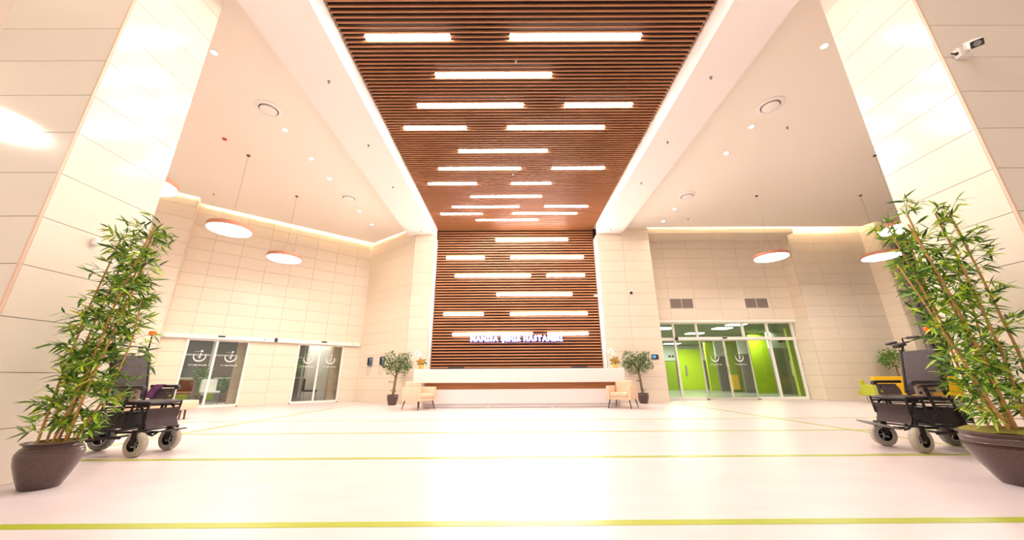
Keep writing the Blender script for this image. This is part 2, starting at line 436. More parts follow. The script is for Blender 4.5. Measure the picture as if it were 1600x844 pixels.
# dark curtain wall on the right
cw = thing('curtain_wall', 'dark grey metal window wall rising behind the right bamboo', 'window', (16.05, 0, 0))
MULL = [13.70, 12.45, 11.2, 9.95, 8.7, 7.45, 6.2]
for y in MULL:
    b = nb(); box(b, -.06, .16, y-.10, y, 0, TOP); obj('mullion', b, 'frame_grey', cw)
for z in (.05, 2.74, 4.45, 6.55):
    for y0, y1 in zip(MULL[1:], MULL): 
        b = nb(); box(b, -.02, .10, y0, y1-.10, z, z+.09); obj('transom', b, 'frame_grey', cw)
for y0, y1 in zip(MULL[1:], MULL):
    for z0, z1 in ((.14, 2.74), (2.83, 4.45), (4.54, 6.55), (6.64, TOP)):
        b = nb(); box(b, .05, .06, y0, y1-.10, z0, z1); obj('pane', b, 'glass_dark', cw)
b = nb(); box(b, 17.0, 17.1, 2, 14.1, 0, TOP); struct('night_backdrop_right', b, 'night_dark', 'dark panel standing in for the night behind the window wall')  # night outside is put into the dark colour of this panel
b = nb(); box(b, 16.0, 24, -7, 6.1, 0, TOP); struct('wall_side_right', b, 'paint', 'plain side wall outside the view on the right')
b = nb(); box(b, -22, -17.6, -7, 7.4, 0, TOP); struct('wall_side_left', b, 'paint', 'plain side wall outside the view on the left')

# cove light strips (hidden above the ceiling edges)
def cove(name, pts, label):
    b = nb()
    for (x0, y0), (x1, y1) in zip(pts, pts[1:]):
        M = look((x0, y0, CZ+.10), (x1, y1, CZ+.10)); L = math.hypot(x1-x0, y1-y0)
        box(b, -.02, .02, -.012, .012, 0, L, M)
    o = obj(name, b, 'cove'); tag(o, label, 'light', 'cove light strips'); return o
cove('cove_light', [LW(-12, .88), LW(-6.45, .88)], 'warm light strip in the ceiling cove at the far left')
cove('cove_light', [LW(-6.2, .33), (-6.50, 15.30), (-4.55, 13.86)], 'warm light strip in the ceiling cove above the left sliding doors')
cove('cove_light', [(5.95, 13.68), (15.0, 13.68), (15.14, 13.15)], 'warm light strip in the ceiling cove above the glass entrance')

# ------------------------------------------------------------------ pillars
def pillar(x_in, sgn, yb, label):
    y0, th = 3.10, .488
    o = thing('pillar', label, 'pillar', (x_in, y0, 0))
    wd = 1.43
    b = nb(); xa, xb = sorted((sgn*.024, sgn*(wd-.024))); box(b, xa, xb, .024, yb-y0-.024, 0, CZ if True else 0); obj('core', b, 'joint', o)
    # inner face tiles
    if sgn < 0: Wi = Matrix(((0, -1, 0, 0), (1, 0, 0, .02), (0, 0, 1, 0), (0, 0, 0, 1))) @ Matrix.Translation((0, 0, 0))
    L = yb-y0-.02
    Wi = Matrix(((0, -sgn, 0, sgn*.024), (1, 0, 0, .02), (0, 0, 1, 0), (0, 0, 0, 1)))
    tiles(o, Wi, grid(th, 0, L, 0, CZ), 'tile_pillar', .024, .006)
    Wf = Matrix(((sgn, 0, 0, sgn*.02), (0, -1, 0, .024), (0, 0, 1, 0), (0, 0, 0, 1)))
    tiles(o, Wf, grid(th, 0, wd-.02, 0, CZ), 'tile_pillar', .024, .007)
    Wo = Matrix(((0, sgn, 0, sgn*(wd-.024)), (1, 0, 0, .02), (0, 0, 1, 0), (0, 0, 0, 1)))
    tiles(o, Wo, grid(th, 0, L, 0, CZ), 'tile_pillar', .024, .006)
    b = nb(); xa, xb = sorted((-sgn*.004, sgn*.018)); box(b, xa, xb, -.004, .018, 0, CZ); obj('corner_trim', b, 'trim_edge', o)
    return o
pillar(-4.60, -1, 4.09, 'wide cream tiled pillar on the left behind the potted bamboo')
pillar(4.97, 1, 4.06, 'wide cream tiled pillar on the right carrying the security camera')

# ------------------------------------------------------------------ text helper
def text_mesh(body, size, extrude, parent, m, name, M, bold=.0, align='CENTER', fit=None):
    cu = bpy.data.curves.new(name, 'FONT'); cu.body = body; cu.size = size; cu.extrude = extrude; cu.align_x = align
    cu.offset = bold; cu.resolution_u = 2
    t = bpy.data.objects.new('tmp', cu); C.objects.link(t)
    bpy.context.view_layer.update()
    dg = bpy.context.evaluated_depsgraph_get(); me = bpy.data.meshes.new_from_object(t.evaluated_get(dg))
    C.objects.unlink(t); bpy.data.objects.remove(t); bpy.data.curves.remove(cu)
    me.materials.clear(); me.materials.append(MATS[m])
    xs_ = [v.co.x for v in me.vertices]
    if fit and xs_:
        k = fit/(max(xs_)-min(xs_))
        for v in me.vertices: v.co.x *= k
    o = inst(name, me, parent, M); return o, (min(xs_), max(xs_)) if xs_ else (0, 0)
FACE = Matrix(((1, 0, 0, 0), (0, 0, -1, 0), (0, 1, 0, 0), (0, 0, 0, 1)))    # text standing up, facing -Y

# hospital sign, one child per letter
sg = thing('wall_sign', 'white glowing letters MANİSA ŞEHİR HASTANESİ with blue edges on the slatted wall', 'sign', (.20, 14.27, 2.33))
body = 'MANİSA ŞEHİR HASTANESİ'
wid = {}
adv = []
def glyph_width(ch):
    if ch == ' ': return .30
    cu = bpy.data.curves.new('g', 'FONT'); cu.body = ch; cu.size = 1
    t = bpy.data.objects.new('g', cu); C.objects.link(t); bpy.context.view_layer.update()
    d = t.dimensions.x; C.objects.unlink(t); bpy.data.objects.remove(t); bpy.data.curves.remove(cu)
    return d
ws = [glyph_width(c) if c == ' ' else glyph_width(c)+.085 for c in body]
tot = sum(ws); kx = 3.74/tot; xx = -3.74/2; SIZE = .30
for ch, wv in zip(body, ws):
    if ch != ' ':
        cx = xx + wv*kx/2
        cu = bpy.data.curves.new('letter', 'FONT')
        o, _ = text_mesh(ch, SIZE, .018, sg, 'letter_face', 'letter', Matrix.Translation((0, 0, 0)), bold=.013)
        xs_ = [v.co.x for v in o.data.vertices]; mid = (min(xs_)+max(xs_))/2; kk = (glyph_width(ch)*kx)/(max(xs_)-min(xs_))
        for v in o.data.vertices: v.co.x = (v.co.x-mid)*kk
        o.matrix_local = Matrix.Translation((cx, 0, 0)) @ FACE
        h, _ = text_mesh(ch, SIZE, .012, o, 'letter_halo', 'halo', Matrix.Translation((0, 0, 0)), bold=.030)
        for v in h.data.vertices: v.co.x = (v.co.x-mid)*kk
        h.matrix_local = Matrix.Translation((.004, -.010, -.030))
        bpy.data.curves.remove(cu)
    xx += wv*kx
b = nb(); 
for x in (-1.7, -.6, .6, 1.7): box(b, x-.01, x+.01, .06, .13, .08, .12)
box(b, -1.86, 1.86, .05, .06, .05, .09)
obj('mounting_rail', b, 'dark_plastic', sg)

# ------------------------------------------------------------------ reception counter
rc = thing('reception_counter', 'long white reception counter with a brown wooden band before the slatted wall', 'counter', (.23, 11.9, 0))
b = nb(); rbox(b, -3.44, 3.46, 0, .55, .755, 1.19, .012, 1); obj('upper_front', b, 'counter', rc)
b = nb(); box(b, -3.1, 3.3, .16, .60, .552, .753); obj('wood_band', b, 'wood_band', rc)
b = nb(); rbox(b, -3.15, 3.30, .12, .75, .10, .55, .01, 1); obj('lower_front', b, 'counter', rc)
b = nb(); box(b, -3.12, 3.27, .16, .7, 0, .099); obj('kick_plate', b, 'counter', rc)
b = nb(); box(b, -3.3, 3.35, .56, 1.3, .70, .75); obj('desk_top', b, 'counter', rc)
b = nb(); box(b, -3.3, -3.2, .62, 1.25, 0, .70); box(b, 3.25, 3.35, .62, 1.25, 0, .70); obj('desk_side', b, 'counter', rc)
for x0 in (-3.0, -.95, 1.1):
    b = nb(); box(b, x0, x0+1.97, -.02, .02, 0, .008); obj('floor_strip', b, 'dark_plastic', rc)
def monitor(x, label):
    o = thing('monitor', label, 'monitor', (x, 12.95, .75))
    b = nb(); rbox(b, -.29, .29, -.02, .02, .17, .535, .01, 1); obj('display', b, 'dark_plastic', o)
    b = nb(); box(b, -.03, .03, .02, .05, .01, .3); obj('neck', b, 'dark_plastic', o)
    b = nb(); box(b, -.12, .12, -.08, .1, 0, .012); obj('foot', b, 'dark_plastic', o)
monitor(-1.98, 'black monitor peeking over the counter on the left'); monitor(2.42, 'black monitor peeking over the counter on the right')

# ------------------------------------------------------------------ leaf helpers
def leaf_mesh(name, m, L=.12, wd=.018, bend=.02, fold=.25):
    bm = nb(); prof = [(0, .12), (.18, .8), (.42, 1), (.72, .62), (1, 0)]; rows_ = []
    for t, k in prof:
        z = -bend*t*t*4*L; hw = wd*k/2
        rows_.append([bm.verts.new((-hw, t*L, z+hw*fold)), bm.verts.new((0, t*L, z)), bm.verts.new((hw, t*L, z+hw*fold))] if k > 0 else [bm.verts.new((0, t*L, z))])
    for A, B in zip(rows_, rows_[1:]):
        if len(B) == 3: bm.faces.new((A[0], A[1], B[1], B[0])); bm.faces.new((A[1], A[2], B[2], B[1]))
        else: bm.faces.new((A[0], A[1], B[0])); bm.faces.new((A[1], A[2], B[0]))
    me = bpy.data.meshes.new(name); bm.to_mesh(me); bm.free(); me.materials.append(MATS[m]); return me
def rand_dir_matrix(p, d, roll):
    d = Vector(d).normalized(); x = d.cross(Vector((0, 0, 1)))
    x = x.normalized() if x.length > 1e-4 else Vector((1, 0, 0)); z = x.cross(d)
    R = Matrix(((x.x, d.x, z.x, 0), (x.y, d.y, z.y, 0), (x.z, d.z, z.z, 0), (0, 0, 0, 1)))
    return Matrix.Translation(p) @ R @ Matrix.Rotation(roll, 4, 'Y')
LEAVES = [leaf_mesh('bamboo_leaf', m, L, w_, bd) for m, L, w_, bd in (('leaf_a', .15, .027, .04), ('leaf_b', .145, .026, .06), ('leaf_c', .155, .028, .05), ('leaf_y', .15, .024, .05))]
def lerp(pts, t):
    n = len(pts)-1; i = min(int(t*n), n-1); f = t*n-i
    return Vector(pts[i]).lerp(Vector(pts[i+1]), f)
def bamboo(loc, label, pot_prof, soil_z, soil_r, canes, seed, nspray, xlim, pot_parts):
    rnd = random.Random(seed)
    o = thing('potted_bamboo', label, 'plant', loc)
    b = nb(); lathe(b, pot_prof, 48); obj('pot', b, 'pot', o, smooth=True)
    b = nb(); n = 28
    lathe(b, [(soil_r, soil_z-.01), (soil_r*.8, soil_z+.012), (soil_r*.4, soil_z+.02), (.01, soil_z+.022)], n)
    for v in b.verts: v.co.z += rnd.uniform(-.006, .012)
    obj('moss', b, 'moss', o, smooth=True)
    items = []
    for pts, r in canes:
        b = nb(); fine = []; K = 26
        for i in range(K+1):
            p = lerp(pts, i/K); fine.append(p)
        rs = [r*(1.18 if i % 3 == 0 else 1.0)*(1-.35*i/K) for i in range(K+1)]
        tube(b, fine, rs, 8); obj('cane', b, 'cane', o, smooth=True)
        for k in range(nspray):
            t = rnd.uniform(.05, 1.0)**.95; p = lerp(pts, t); a = rnd.uniform(0, 2*PI)
            ln = rnd.uniform(.05, .24); el = rnd.uniform(-.1, .75) if t < .88 else rnd.uniform(.5, 1.3)
            tip = p + Vector((math.cos(a)*math.cos(el), math.sin(a)*math.cos(el), math.sin(el)))*ln
            tip.x = max(xlim[0], min(xlim[1], tip.x))
            items.append((p, tip, a))
    tw = nb(); lf = []
    for p, tip, a in items:
        tube(tw, [p, (p+tip)/2+Vector((0, 0, .015)), tip], .0022, 3, cap=False)
        nl = rnd.randint(6, 9); basea = math.atan2(tip.y-p.y, tip.x-p.x)
        for i in range(nl):
            da = (i-(nl-1)/2)*.40 + rnd.uniform(-.2, .2); el = rnd.uniform(-.75, .95)
            d = (math.cos(basea+da)*math.cos(el), math.sin(basea+da)*math.cos(el), math.sin(el))
            q = p.lerp(tip, rnd.uniform(.45, 1.0))
            s = rnd.uniform(.55, .95)
            end = q + Vector(d)*.15*s
            if end.x < xlim[0]-.02 or end.x > xlim[1]+.02: continue
            lf.append((q, d, rnd.uniform(-.9, .9), s, rnd.choices((0, 1, 2, 3), (5, 5, 3.5, 1.8))[0]))
    stuff(obj('twigs', tw, 'leaf_c', o))
    # the leaves nearest to the hall side are parts of their own, the others one part
    lf.sort(key=lambda q: q[0].y + .35*rnd.random())
    for q, d, ro, s, k in lf[:290]:
        inst('leaf', LEAVES[k], o, rand_dir_matrix(q, d, ro) @ Matrix.Scale(s, 4))
    for kind in range(4):
        pass
    me = bpy.data.meshes.new('foliage'); bm = nb(); idx = []
    for q, d, ro, s, k in lf[290:]:
        M = rand_dir_matrix(q, d, ro) @ Matrix.Scale(s, 4); src = LEAVES[k]
        vv = [bm.verts.new(M @ v.co) for v in src.vertices]
        for p in src.polygons:
            f = bm.faces.new([vv[i] for i in p.vertices]); f.material_index = k
    bm.to_mesh(me); bm.free()
    for n_ in ('leaf_a', 'leaf_b', 'leaf_c', 'leaf_y'): me.materials.append(MATS[n_])
    fo = bpy.data.objects.new('foliage', me); C.objects.link(fo); fo.parent = o; stuff(fo)
    return o
potL = [(r_*.745, z_) for r_, z_ in [(.15, 0), (.165, .01), (.215, .10), (.262, .20), (.278, .265), (.276, .295), (.266, .300), (.268, .312), (.256, .318), (.256, .328), (.238, .338), (.232, .352), (.245, .362), (.262, .368), (.264, .376), (.24, .378), (.225, .36), (.22, .33)]]
cL = [([(-.10, .02, .33), (-.14, .06, .9), (-.10, .08, 1.6), (-.02, .10, 2.42)], .010), ([(-.04, .05, .33), (.02, .08, 1.0), (.14, .06, 1.8), (.27, .02, 2.48)], .011),
      ([(.02, -.04, .33), (.10, -.02, .95), (.20, -.06, 1.7), (.34, -.06, 2.48)], .011), ([(.08, .0, .33), (.20, -.05, .9), (.27, -.04, 1.5), (.30, .0, 2.1)], .010),
      ([(-.06, -.08, .33), (-.08, -.06, .9), (-.09, -.03, 1.6), (-.04, .0, 2.40)], .010), ([(.0, .09, .33), (-.02, .14, 1.0), (.06, .16, 1.7), (.14, .14, 2.3)], .010),
      ([(.10, .06, .33), (.24, .10, .8), (.33, .08, 1.3), (.34, .04, 1.7)], .009)]
bamboo((-4.165, 3.50, 0), 'tall potted bamboo in a brown ribbed pot before the left pillar', potL, .345, .163, cL, 3, 52, (-.38, .62), None)
potR = [(r_*.90, z_) for r_, z_ in [(.175, 0), (.185, .01), (.255, .12), (.315, .22), (.345, .28), (.35, .30), (.342, .306), (.350, .314), (.342, .320), (.352, .328), (.345, .335), (.352, .352), (.35, .372), (.338, .386), (.34, .396), (.366, .404), (.37, .414), (.345, .420), (.325, .41), (.31, .37)]]
cR = [([(-.06, .0, .38), (-.16, .02, 1.0), (-.30, .03, 1.8), (-.40, .04, 2.42)], .0115), ([(.0, -.05, .38), (-.10, -.08, 1.1), (-.22, -.10, 1.8), (-.30, -.06, 2.40)], .0115),
      ([(.06, .02, .38), (.04, .05, 1.1), (-.04, .08, 1.9), (-.12, .06, 2.58)], .012), ([(.10, -.05, .38), (.10, -.08, 1.1), (.04, -.1, 1.8), (.0, -.08, 2.52)], .012),
      ([(.18, -.10, .38), (.20, -.12, 1.1), (.18, -.1, 1.8), (.12, -.1, 2.52)], .012), ([(-.12, -.10, .38), (-.28, -.10, .9), (-.40, -.08, 1.4), (-.50, -.02, 1.95)], .010),
      ([(.14, .12, .38), (.22, .14, 1.0), (.26, .12, 1.5), (.22, .1, 2.0)], .010), ([(-.02, .12, .38), (-.06, .16, 1.0), (-.1, .14, 1.6), (-.14, .12, 2.3)], .010)]
bamboo((4.43, 3.38, 0), 'tall potted bamboo in a wide brown pot topped with moss before the right pillar', potR, .425, .300, cR, 11, 46, (-.62, .50), None)

# ------------------------------------------------------------------ ficus trees
def blob_leaves(bm, centre, rad, n, rnd, L=.05, wd=.022, shell=.55, squash=.85):
    for i in range(n):
        while True:
            u = Vector((rnd.uniform(-1, 1), rnd.uniform(-1, 1), rnd.uniform(-1, 1)))
            if 1e-3 < u.length < 1: break
        u = u.normalized()*(shell+(1-shell)*rnd.random()**.6)
        p = Vector(centre)+Vector((u.x*rad, u.y*rad, u.z*rad*squash))
        d = (u.x+rnd.uniform(-.6, .6), u.y+rnd.uniform(-.6, .6), rnd.uniform(-.9, .4)); M = rand_dir_matrix(p, d, rnd.uniform(-1.3, 1.3)); s = rnd.uniform(.7, 1.2)
        v = [bm.verts.new(M @ Vector(c)) for c in ((0, 0, 0), (-wd*s/2, L*s*.45, .002), (0, L*s, -.006), (wd*s/2, L*s*.45, .002))]
        f = bm.faces.new(v); f.material_index = 1 if rnd.random() < .3 else 0
def foliage_obj(bm, parent, mats, name='foliage'):
    me = bpy.data.meshes.new(name); bm.to_mesh(me); bm.free()
    for m in mats: me.materials.append(MATS[m])
    o = bpy.data.objects.new(name, me); C.objects.link(o)
    if parent: o.parent = parent
    return stuff(o)
def ficus(loc, label, seed, lean):
    rnd = random.Random(seed); o = thing('potted_tree', label, 'plant', loc)
    b = nb(); lathe(b, [(.12, 0), (.135, .01), (.17, .12), (.195, .24), (.20, .29), (.185, .31), (.195, .33), (.205, .345), (.19, .355), (.17, .33)], 28); obj('pot', b, 'pot', o, smooth=True)
    b = nb(); lathe(b, [(.175, .325), (.12, .345), (.02, .35)], 20); obj('moss', b, 'moss', o, smooth=True)
    b = nb(); top = Vector((lean*.08, 0, 1.2))
    tube(b, [(0, 0, .33), (lean*.02, .01, .6), (lean*.05, -.01, .9), top], [.05, .046, .042, .038], 9)
    for k in range(7):
        a = k*2*PI/7+rnd.random(); tube(b, [top-Vector((0, 0, .05)), top+Vector((math.cos(a)*.13, math.sin(a)*.13, .16)), top+Vector((math.cos(a)*.28, math.sin(a)*.28, .30))], [.014, .009, .005], 5)
    tube(b, [(lean*.03, 0, .95), (lean*.03+.07, -.03, 1.0)], [.01, .006], 5)
    obj('trunk', b, 'bark', o, smooth=True)
    bm = nb()
    for c, r, n in (((0, 0, 1.42), .36, 420), ((-.28, 0, 1.45), .26, 230), ((.28, -.04, 1.42), .26, 230), ((.12, 0, 1.62), .24, 200), ((-.16, .05, 1.15), .22, 130), ((.2, 0, 1.18), .2, 110), ((-.38, .05, 1.3), .16, 80), ((.40, -.05, 1.30), .15, 70), ((.34, -.05, 1.72), .15, 70), ((-.30, 0, 1.76), .16, 80), ((-.42, 0, 1.6), .13, 50)):
        blob_leaves(bm, (c[0]+top.x, c[1], c[2]), r, n, rnd, .07, .034, .3)
    for c, r, n in (((-.08, -.05, .80), .07, 12), ((.05, -.04, .50), .06, 10), ((-.05, -.04, .52), .05, 8)): blob_leaves(bm, c, r, n, rnd, .06, .03, .3)
    foliage_obj(bm, o, ('ficus_leaf', 'ficus_leaf_b'))
    return o
ficus((-4.27, 13.28, 0), 'bushy green potted tree left of the reception counter', 5, 1)
ficus((4.72, 13.32, 0), 'bushy green potted tree right of the reception counter', 6, -1)

# ------------------------------------------------------------------ orchids on the counter
def orchid(loc, label, seed, s):
    rnd = random.Random(seed); o = thing('potted_orchid', label, 'plant', loc)
    b = nb(); lathe(b, [(.065, 0), (.07, .005), (.09, .15), (.095, .16), (.085, .16), (.08, .14)], 20); obj('pot', b, 'yellow_pot', o, smooth=True)
    bm = nb(); blob_leaves(bm, (0, 0, .24), .13, 150, rnd, .09, .03, .2); foliage_obj(bm, o, ('ficus_leaf', 'leaf_a'))
    for k in range(3):
        b = nb(); c = Vector((s*(.03-.05*k), -.08, .24+.07*(k % 2)))
        for i in range(5):
            a = i*2*PI/5; lathe(b, [(.004, 0), (.03, .004), (.004, .010)], 8, Matrix.Translation(c+Vector((math.cos(a)*.03, 0, math.sin(a)*.03))) @ Matrix.Rotation(PI/2, 4, 'X'))
        obj('orange_flower', b, 'orange_flower', o, smooth=True)
    for k in range(2):
        b = nb(); pts = [(0, 0, .15), (s*-.02*(1+k), 0, .4), (s*(-.06-.08*k), -.02, .55), (s*(-.16-.10*k), -.04, .62-.08*k)]
        tube(b, pts, .004, 5); st = obj('flower_stem', b, 'leaf_c', o)
        for i in range(5):
            p = lerp(pts, .50+.125*i)+Vector((rnd.uniform(-.05, .05), -.03, rnd.uniform(-.05, .04))); b = nb()
            for q in range(5):
                a = q*2*PI/5+.3; lathe(b, [(.003, 0), (.020, .004), (.003, .008)], 8, Matrix.Translation(p+Vector((math.cos(a)*.022, 0, math.sin(a)*.022))) @ Matrix.Rotation(PI/2, 4, 'X'))
            obj('white_flower', b, 'petal', st, smooth=True)
orchid((-3.06, 12.25, 1.19), 'white orchid with orange flowers in a yellow pot at the counter left end', 1, 1)
orchid((3.52, 12.25, 1.19), 'white orchid with orange flowers in a yellow pot at the counter right end', 2, 1)

# ------------------------------------------------------------------ armchairs and bench
def armchair(loc, rz, label):      # faces local -Y
    o = thing('armchair', label, 'armchair', loc, rz, 'cream armchairs before the reception counter')
    b = nb(); rbox(b, -.27, .27, -.34, .26, .25, .34, .015); obj('seat_base', b, 'cream_leather', o, True)
    b = nb(); rbox(b, -.27, .27, -.37, .20, .34, .46, .035, 3); obj('seat_cushion', b, 'cream_leather', o, True)
    b = nb(); rbox(b, -.27, .27, .20, .36, .30, .80, .03, 3); obj('backrest', b, 'cream_leather', o, True)
    for sx in (-1, 1):
        xa, xb = sorted((sx*.275, sx*.375)); b = nb(); rbox(b, xa, xb, -.36, .36, .25, .65, .022, 2); obj('armrest', b, 'cream_leather', o, True)
        for sy in (-1, 1):
            b = nb(); tube(b, [(sx*.30, sy*.28, .25), (sx*.355, sy*.34, 0)], [.02, .012], 10); obj('leg', b, 'leg_wood', o, True)
    return o
armchair((-2.87, 11.45, 0), math.radians(59), 'cream armchair at the left end of the reception counter')
armchair((3.42, 11.45, 0), math.radians(-36), 'cream armchair at the right end of the reception counter')
bn = thing('bench', 'low cream upholstered bench behind the left power wheelchair', 'bench', (-8.50, 9.0, 0), math.radians(0))
b = nb(); rbox(b, -.75, .75, -.25, .25, .22, .43, .05, 3); obj('seat', b, 'cream_leather', bn, True)
for sx in (-1, 1):
    for sy in (-1, 1):
        b = nb(); tube(b, [(sx*.60, sy*.06, .22), (sx*.61, sy*.07, 0)], [.022, .016], 8); obj('leg', b, 'leg_wood', bn, True)

# ------------------------------------------------------------------ phones, reader, small cameras on the walls
def on_wall(W, s, d, z): return W @ Matrix.Translation((s, d, z))
def phone(s, label):
    M = WD @ Matrix.Translation((s, .022, 1.60)); rz = math.atan2(M[1][0], M[0][0])
    o = thing('wall_telephone', label, 'telephone', M.to_translation()); o.rotation_euler = (0, 0, rz)
    # local x along wall, local -y into hall
    b = nb(); rbox(b, -.11, .11, -.07, 0, -.19, .17, .02, 2); obj('body', b, 'phone_blue', o)
    b = nb(); rbox(b, -.09, -.03, -.13, -.07, -.15, .15, .02, 2); obj('handset', b, 'dark_plastic', o)
    b = nb(); box(b, .0, .09, -.074, -.07, .03, .12); obj('display', b, 'silver', o)
    b = nb(); tube(b, [(-.07, -.09, -.14), (-.13, -.08, -.32), (-.12, -.07, -.52), (-.03, -.06, -.56), (.02, -.05, -.40), (.03, -.03, -.19)], .006, 5); obj('cord', b, 'steel', o)
LD = Ld
phone(LD-2.29, 'blue wall telephone nearer the corner of the diagonal wall'); phone(LD-1.41, 'blue wall telephone half hidden by the left potted tree')
cr = thing('card_reader', 'small black card reader with a blue screen right of the potted tree', 'card reader', (5.50, 13.778, 1.64))
b = nb(); rbox(b, -.13, .13, -.05, 0, -.09, .09, .015, 1); obj('housing', b, 'dark_plastic', cr)
b = nb(); box(b, -.10, .02, -.053, -.05, -.04, .05); obj('display', b, 'screen_blue', cr)
dc = thing('dome_camera', 'small dark dome camera on the tiled wall right of the slats', 'camera', (4.83, 13.778, 4.15))
b = nb(); lathe(b, [(.09, 0), (.09, .06), (.07, .08), (.02, .081)], 20, Matrix.Rotation(PI/2, 4, 'X')); obj('base', b, 'paint_white', dc, True)
b = nb(); lathe(b, [(.065, .06), (.06, .11), (.04, .14), (.01, .15)], 20, Matrix.Rotation(PI/2, 4, 'X')); obj('dome', b, 'dark_plastic', dc, True)
bc = thing('bullet_camera', 'tiny white bullet camera at the right edge of the slatted wall', 'camera', (3.63, 14.10, 4.13))
b = nb(); box(b, -.0, .025, -.03, .03, -.03, .03); tube(b, [(.0, 0, 0), (-.09, -.02, 0)], .012, 8); obj('bracket', b, 'paint_white', bc)
b = nb(); tube(b, [(-.06, 0, .0), (-.24, -.10, -.02)], .035, 12); obj('body', b, 'paint_white', bc, True)
b = nb(); tube(b, [(-.2405, -.1005, -.02), (-.25, -.106, -.021)], .03, 12); obj('lens', b, 'dark_plastic', bc, True)
# security camera on the right pillar
sc_ = thing('security_camera', 'white bullet security camera on the front of the right pillar', 'camera', (5.17, 3.10, 4.42))
b = nb(); rbox(b, -.075, .075, -.065, 0, -.075, .045, .012, 2); obj('junction_box', b, 'paint_white', sc_)
b = nb(); tube(b, [(-.07, -.03, -.02), (-.13, -.03, -.008)], .008, 8); tube(b, [(-.08, -.035, -.02), (-.071, -.035, -.02)], .018, 10); obj('cable_gland', b, 'dark_plastic', sc_)
b = nb(); tube(b, [(.0, -.06, -.01), (-.01, -.10, .0), (-.05, -.14, -.01)], [.03, .02, .02], 10); obj('bracket', b, 'paint_white', sc_, True)
Mc = look((-.04, -.13, .0), (-.20, -.29, -.16))
b = nb(); rbox(b, -.040, .040, -.036, .036, -.04, .205, .014, 2, Mc); obj('body', b, 'paint_white', sc_, True)
b = nb(); rbox(b, -.046, .046, .036, .043, -.03, .225, .003, 1, Mc); obj('sun_shield', b, 'paint_white', sc_)
b = nb(); rbox(b, -.047, .047, -.037, .036, .205, .22, .006, 1, Mc); fc = obj('front_plate', b, 'dark_plastic', sc_)
b = nb(); lathe(b, [(.028, .22), (.028, .225), (.016, .226), (.012, .222)], 20, Mc); obj('lens', b, 'steel', fc, True)

# ------------------------------------------------------------------ ceiling fittings
def at_ceiling(bm): pass
def diffuser(x, y, label):
    o = thing('air_diffuser', label, 'vent', (x, y, CZ))
    b = nb(); lathe(b, [(.30, 0), (.30, -.012), (.215, -.03), (.20, -.012), (.20, 0)], 40); obj('outer_ring', b, 'paint_white', o, True)
    b = nb(); lathe(b, [(.198, -.005), (.20, -.02), (.185, -.02)], 40); obj('shadow_gap', b, 'dark_plastic', o, True)
    b = nb(); lathe(b, [(.18, -.012), (.178, -.045), (.15, -.055), (.01, -.058)], 40); obj('centre_plate', b, 'paint_white', o, True)
q = 6.15/6.26
for x, y, lab in ((-5.75, 6.80, 'round white air diffuser in the left ceiling, nearer one'), (-5.75, 11.08, 'round white air diffuser in the left ceiling, farther one'),
                  (6.18, 6.76, 'round white air diffuser in the right ceiling, nearer one'), (6.26, 11.06, 'round white air diffuser in the right ceiling, farther one')): diffuser(x, y, lab)
def downlight(x, y, label, group, lamp=True):
    o = thing('downlight', label, 'light', (x, y, CZ), 0, group)
    b = nb(); lathe(b, [(.075, 0), (.075, -.008), (.055, -.010), (.055, 0)], 24); obj('trim_ring', b, 'paint_white', o, True)
    b = nb(); lathe(b, [(.054, -.002), (.05, -.007), (.005, -.008)], 20); obj('lamp', b, 'spot_glow', o, True)
    if lamp:
        l = bpy.data.lights.new('downlight', 'SPOT'); l.energy = SPOT_E; l.color = (1, .80, .62); l.spot_size = 2.2; l.spot_blend = .8; l.shadow_soft_size = .06
        lo = bpy.data.objects.new('beam', l); C.objects.link(lo); lo.parent = o; lo.location = (0, 0, -.03)
for i, y in enumerate([(5.38), 7.66, 8.92, 10.0, 12.33, 13.58]):
    downlight(-5.92*q, y*q, 'small bright downlight in the left ceiling, %s from the photo top' % ORD[i], 'downlights in the left ceiling')
for i, (x, y) in enumerate([(6.24, 5.29), (6.32, 7.62), (6.32, 8.74), (6.39, 12.29), (6.41, 13.40)]):
    downlight(x*q, y*q, 'small bright downlight in the right ceiling, %s from the photo top' % ORD[i], 'downlights in the right ceiling')
# an added downlight outside the view brightens the front of the left pillar
downlight(-5.45, 2.62, 'added downlight above the view, lighting the front of the left pillar', 'added downlights above the view', True)
def pendant(x, y, label):
    Z = 4.72
    o = thing('pendant_lamp', label, 'lamp', (x, y, Z), 0, 'round pendant lamps')
    b = nb(); lathe(b, [(.485, .0), (.5, .005), (.5, .11), (.485, .115), (.02, .118)], 56); obj('shade', b, 'copper', o, True)
    b = nb(); lathe(b, [(.484, .004), (.475, -.016), (.02, -.020)], 56); obj('diffuser', b, 'pend_glow', o, True)
    b = nb()
    for k in range(3):
        a = k*2*PI/3+.5; tube(b, [(math.cos(a)*.30, math.sin(a)*.30, .115), (0, 0, .7)], .002, 5)
    tube(b, [(0, 0, .7), (0, 0, CZ-Z-.02)], .004, 6); obj('cord', b, 'steel', o)
    b = nb(); lathe(b, [(.045, CZ-Z), (.045, CZ-Z-.03), (.02, CZ-Z-.034)], 20); obj('canopy', b, 'leg_wood', o, True)
for x, y, lab in ((-7.52, 8.59, 'round copper pendant lamp on the left, larger looking middle one'), (-7.52, 10.94, 'round copper pendant lamp on the left, nearest the sliding doors'),
                  (-7.45, 6.28, 'round copper pendant lamp mostly hidden by the left pillar'), (8.76, 11.08, 'round copper pendant lamp before the glass entrance'),
                  (12.47, 11.08, 'round copper pendant lamp farthest right before the tiled wall'), (10.64, 8.73, 'round copper pendant lamp half hidden by the right bamboo')): pendant(x, y, lab)
pendant(-7.95, 1.75, 'round copper pendant lamp in front of the left pillar, mirrored in its tiles')
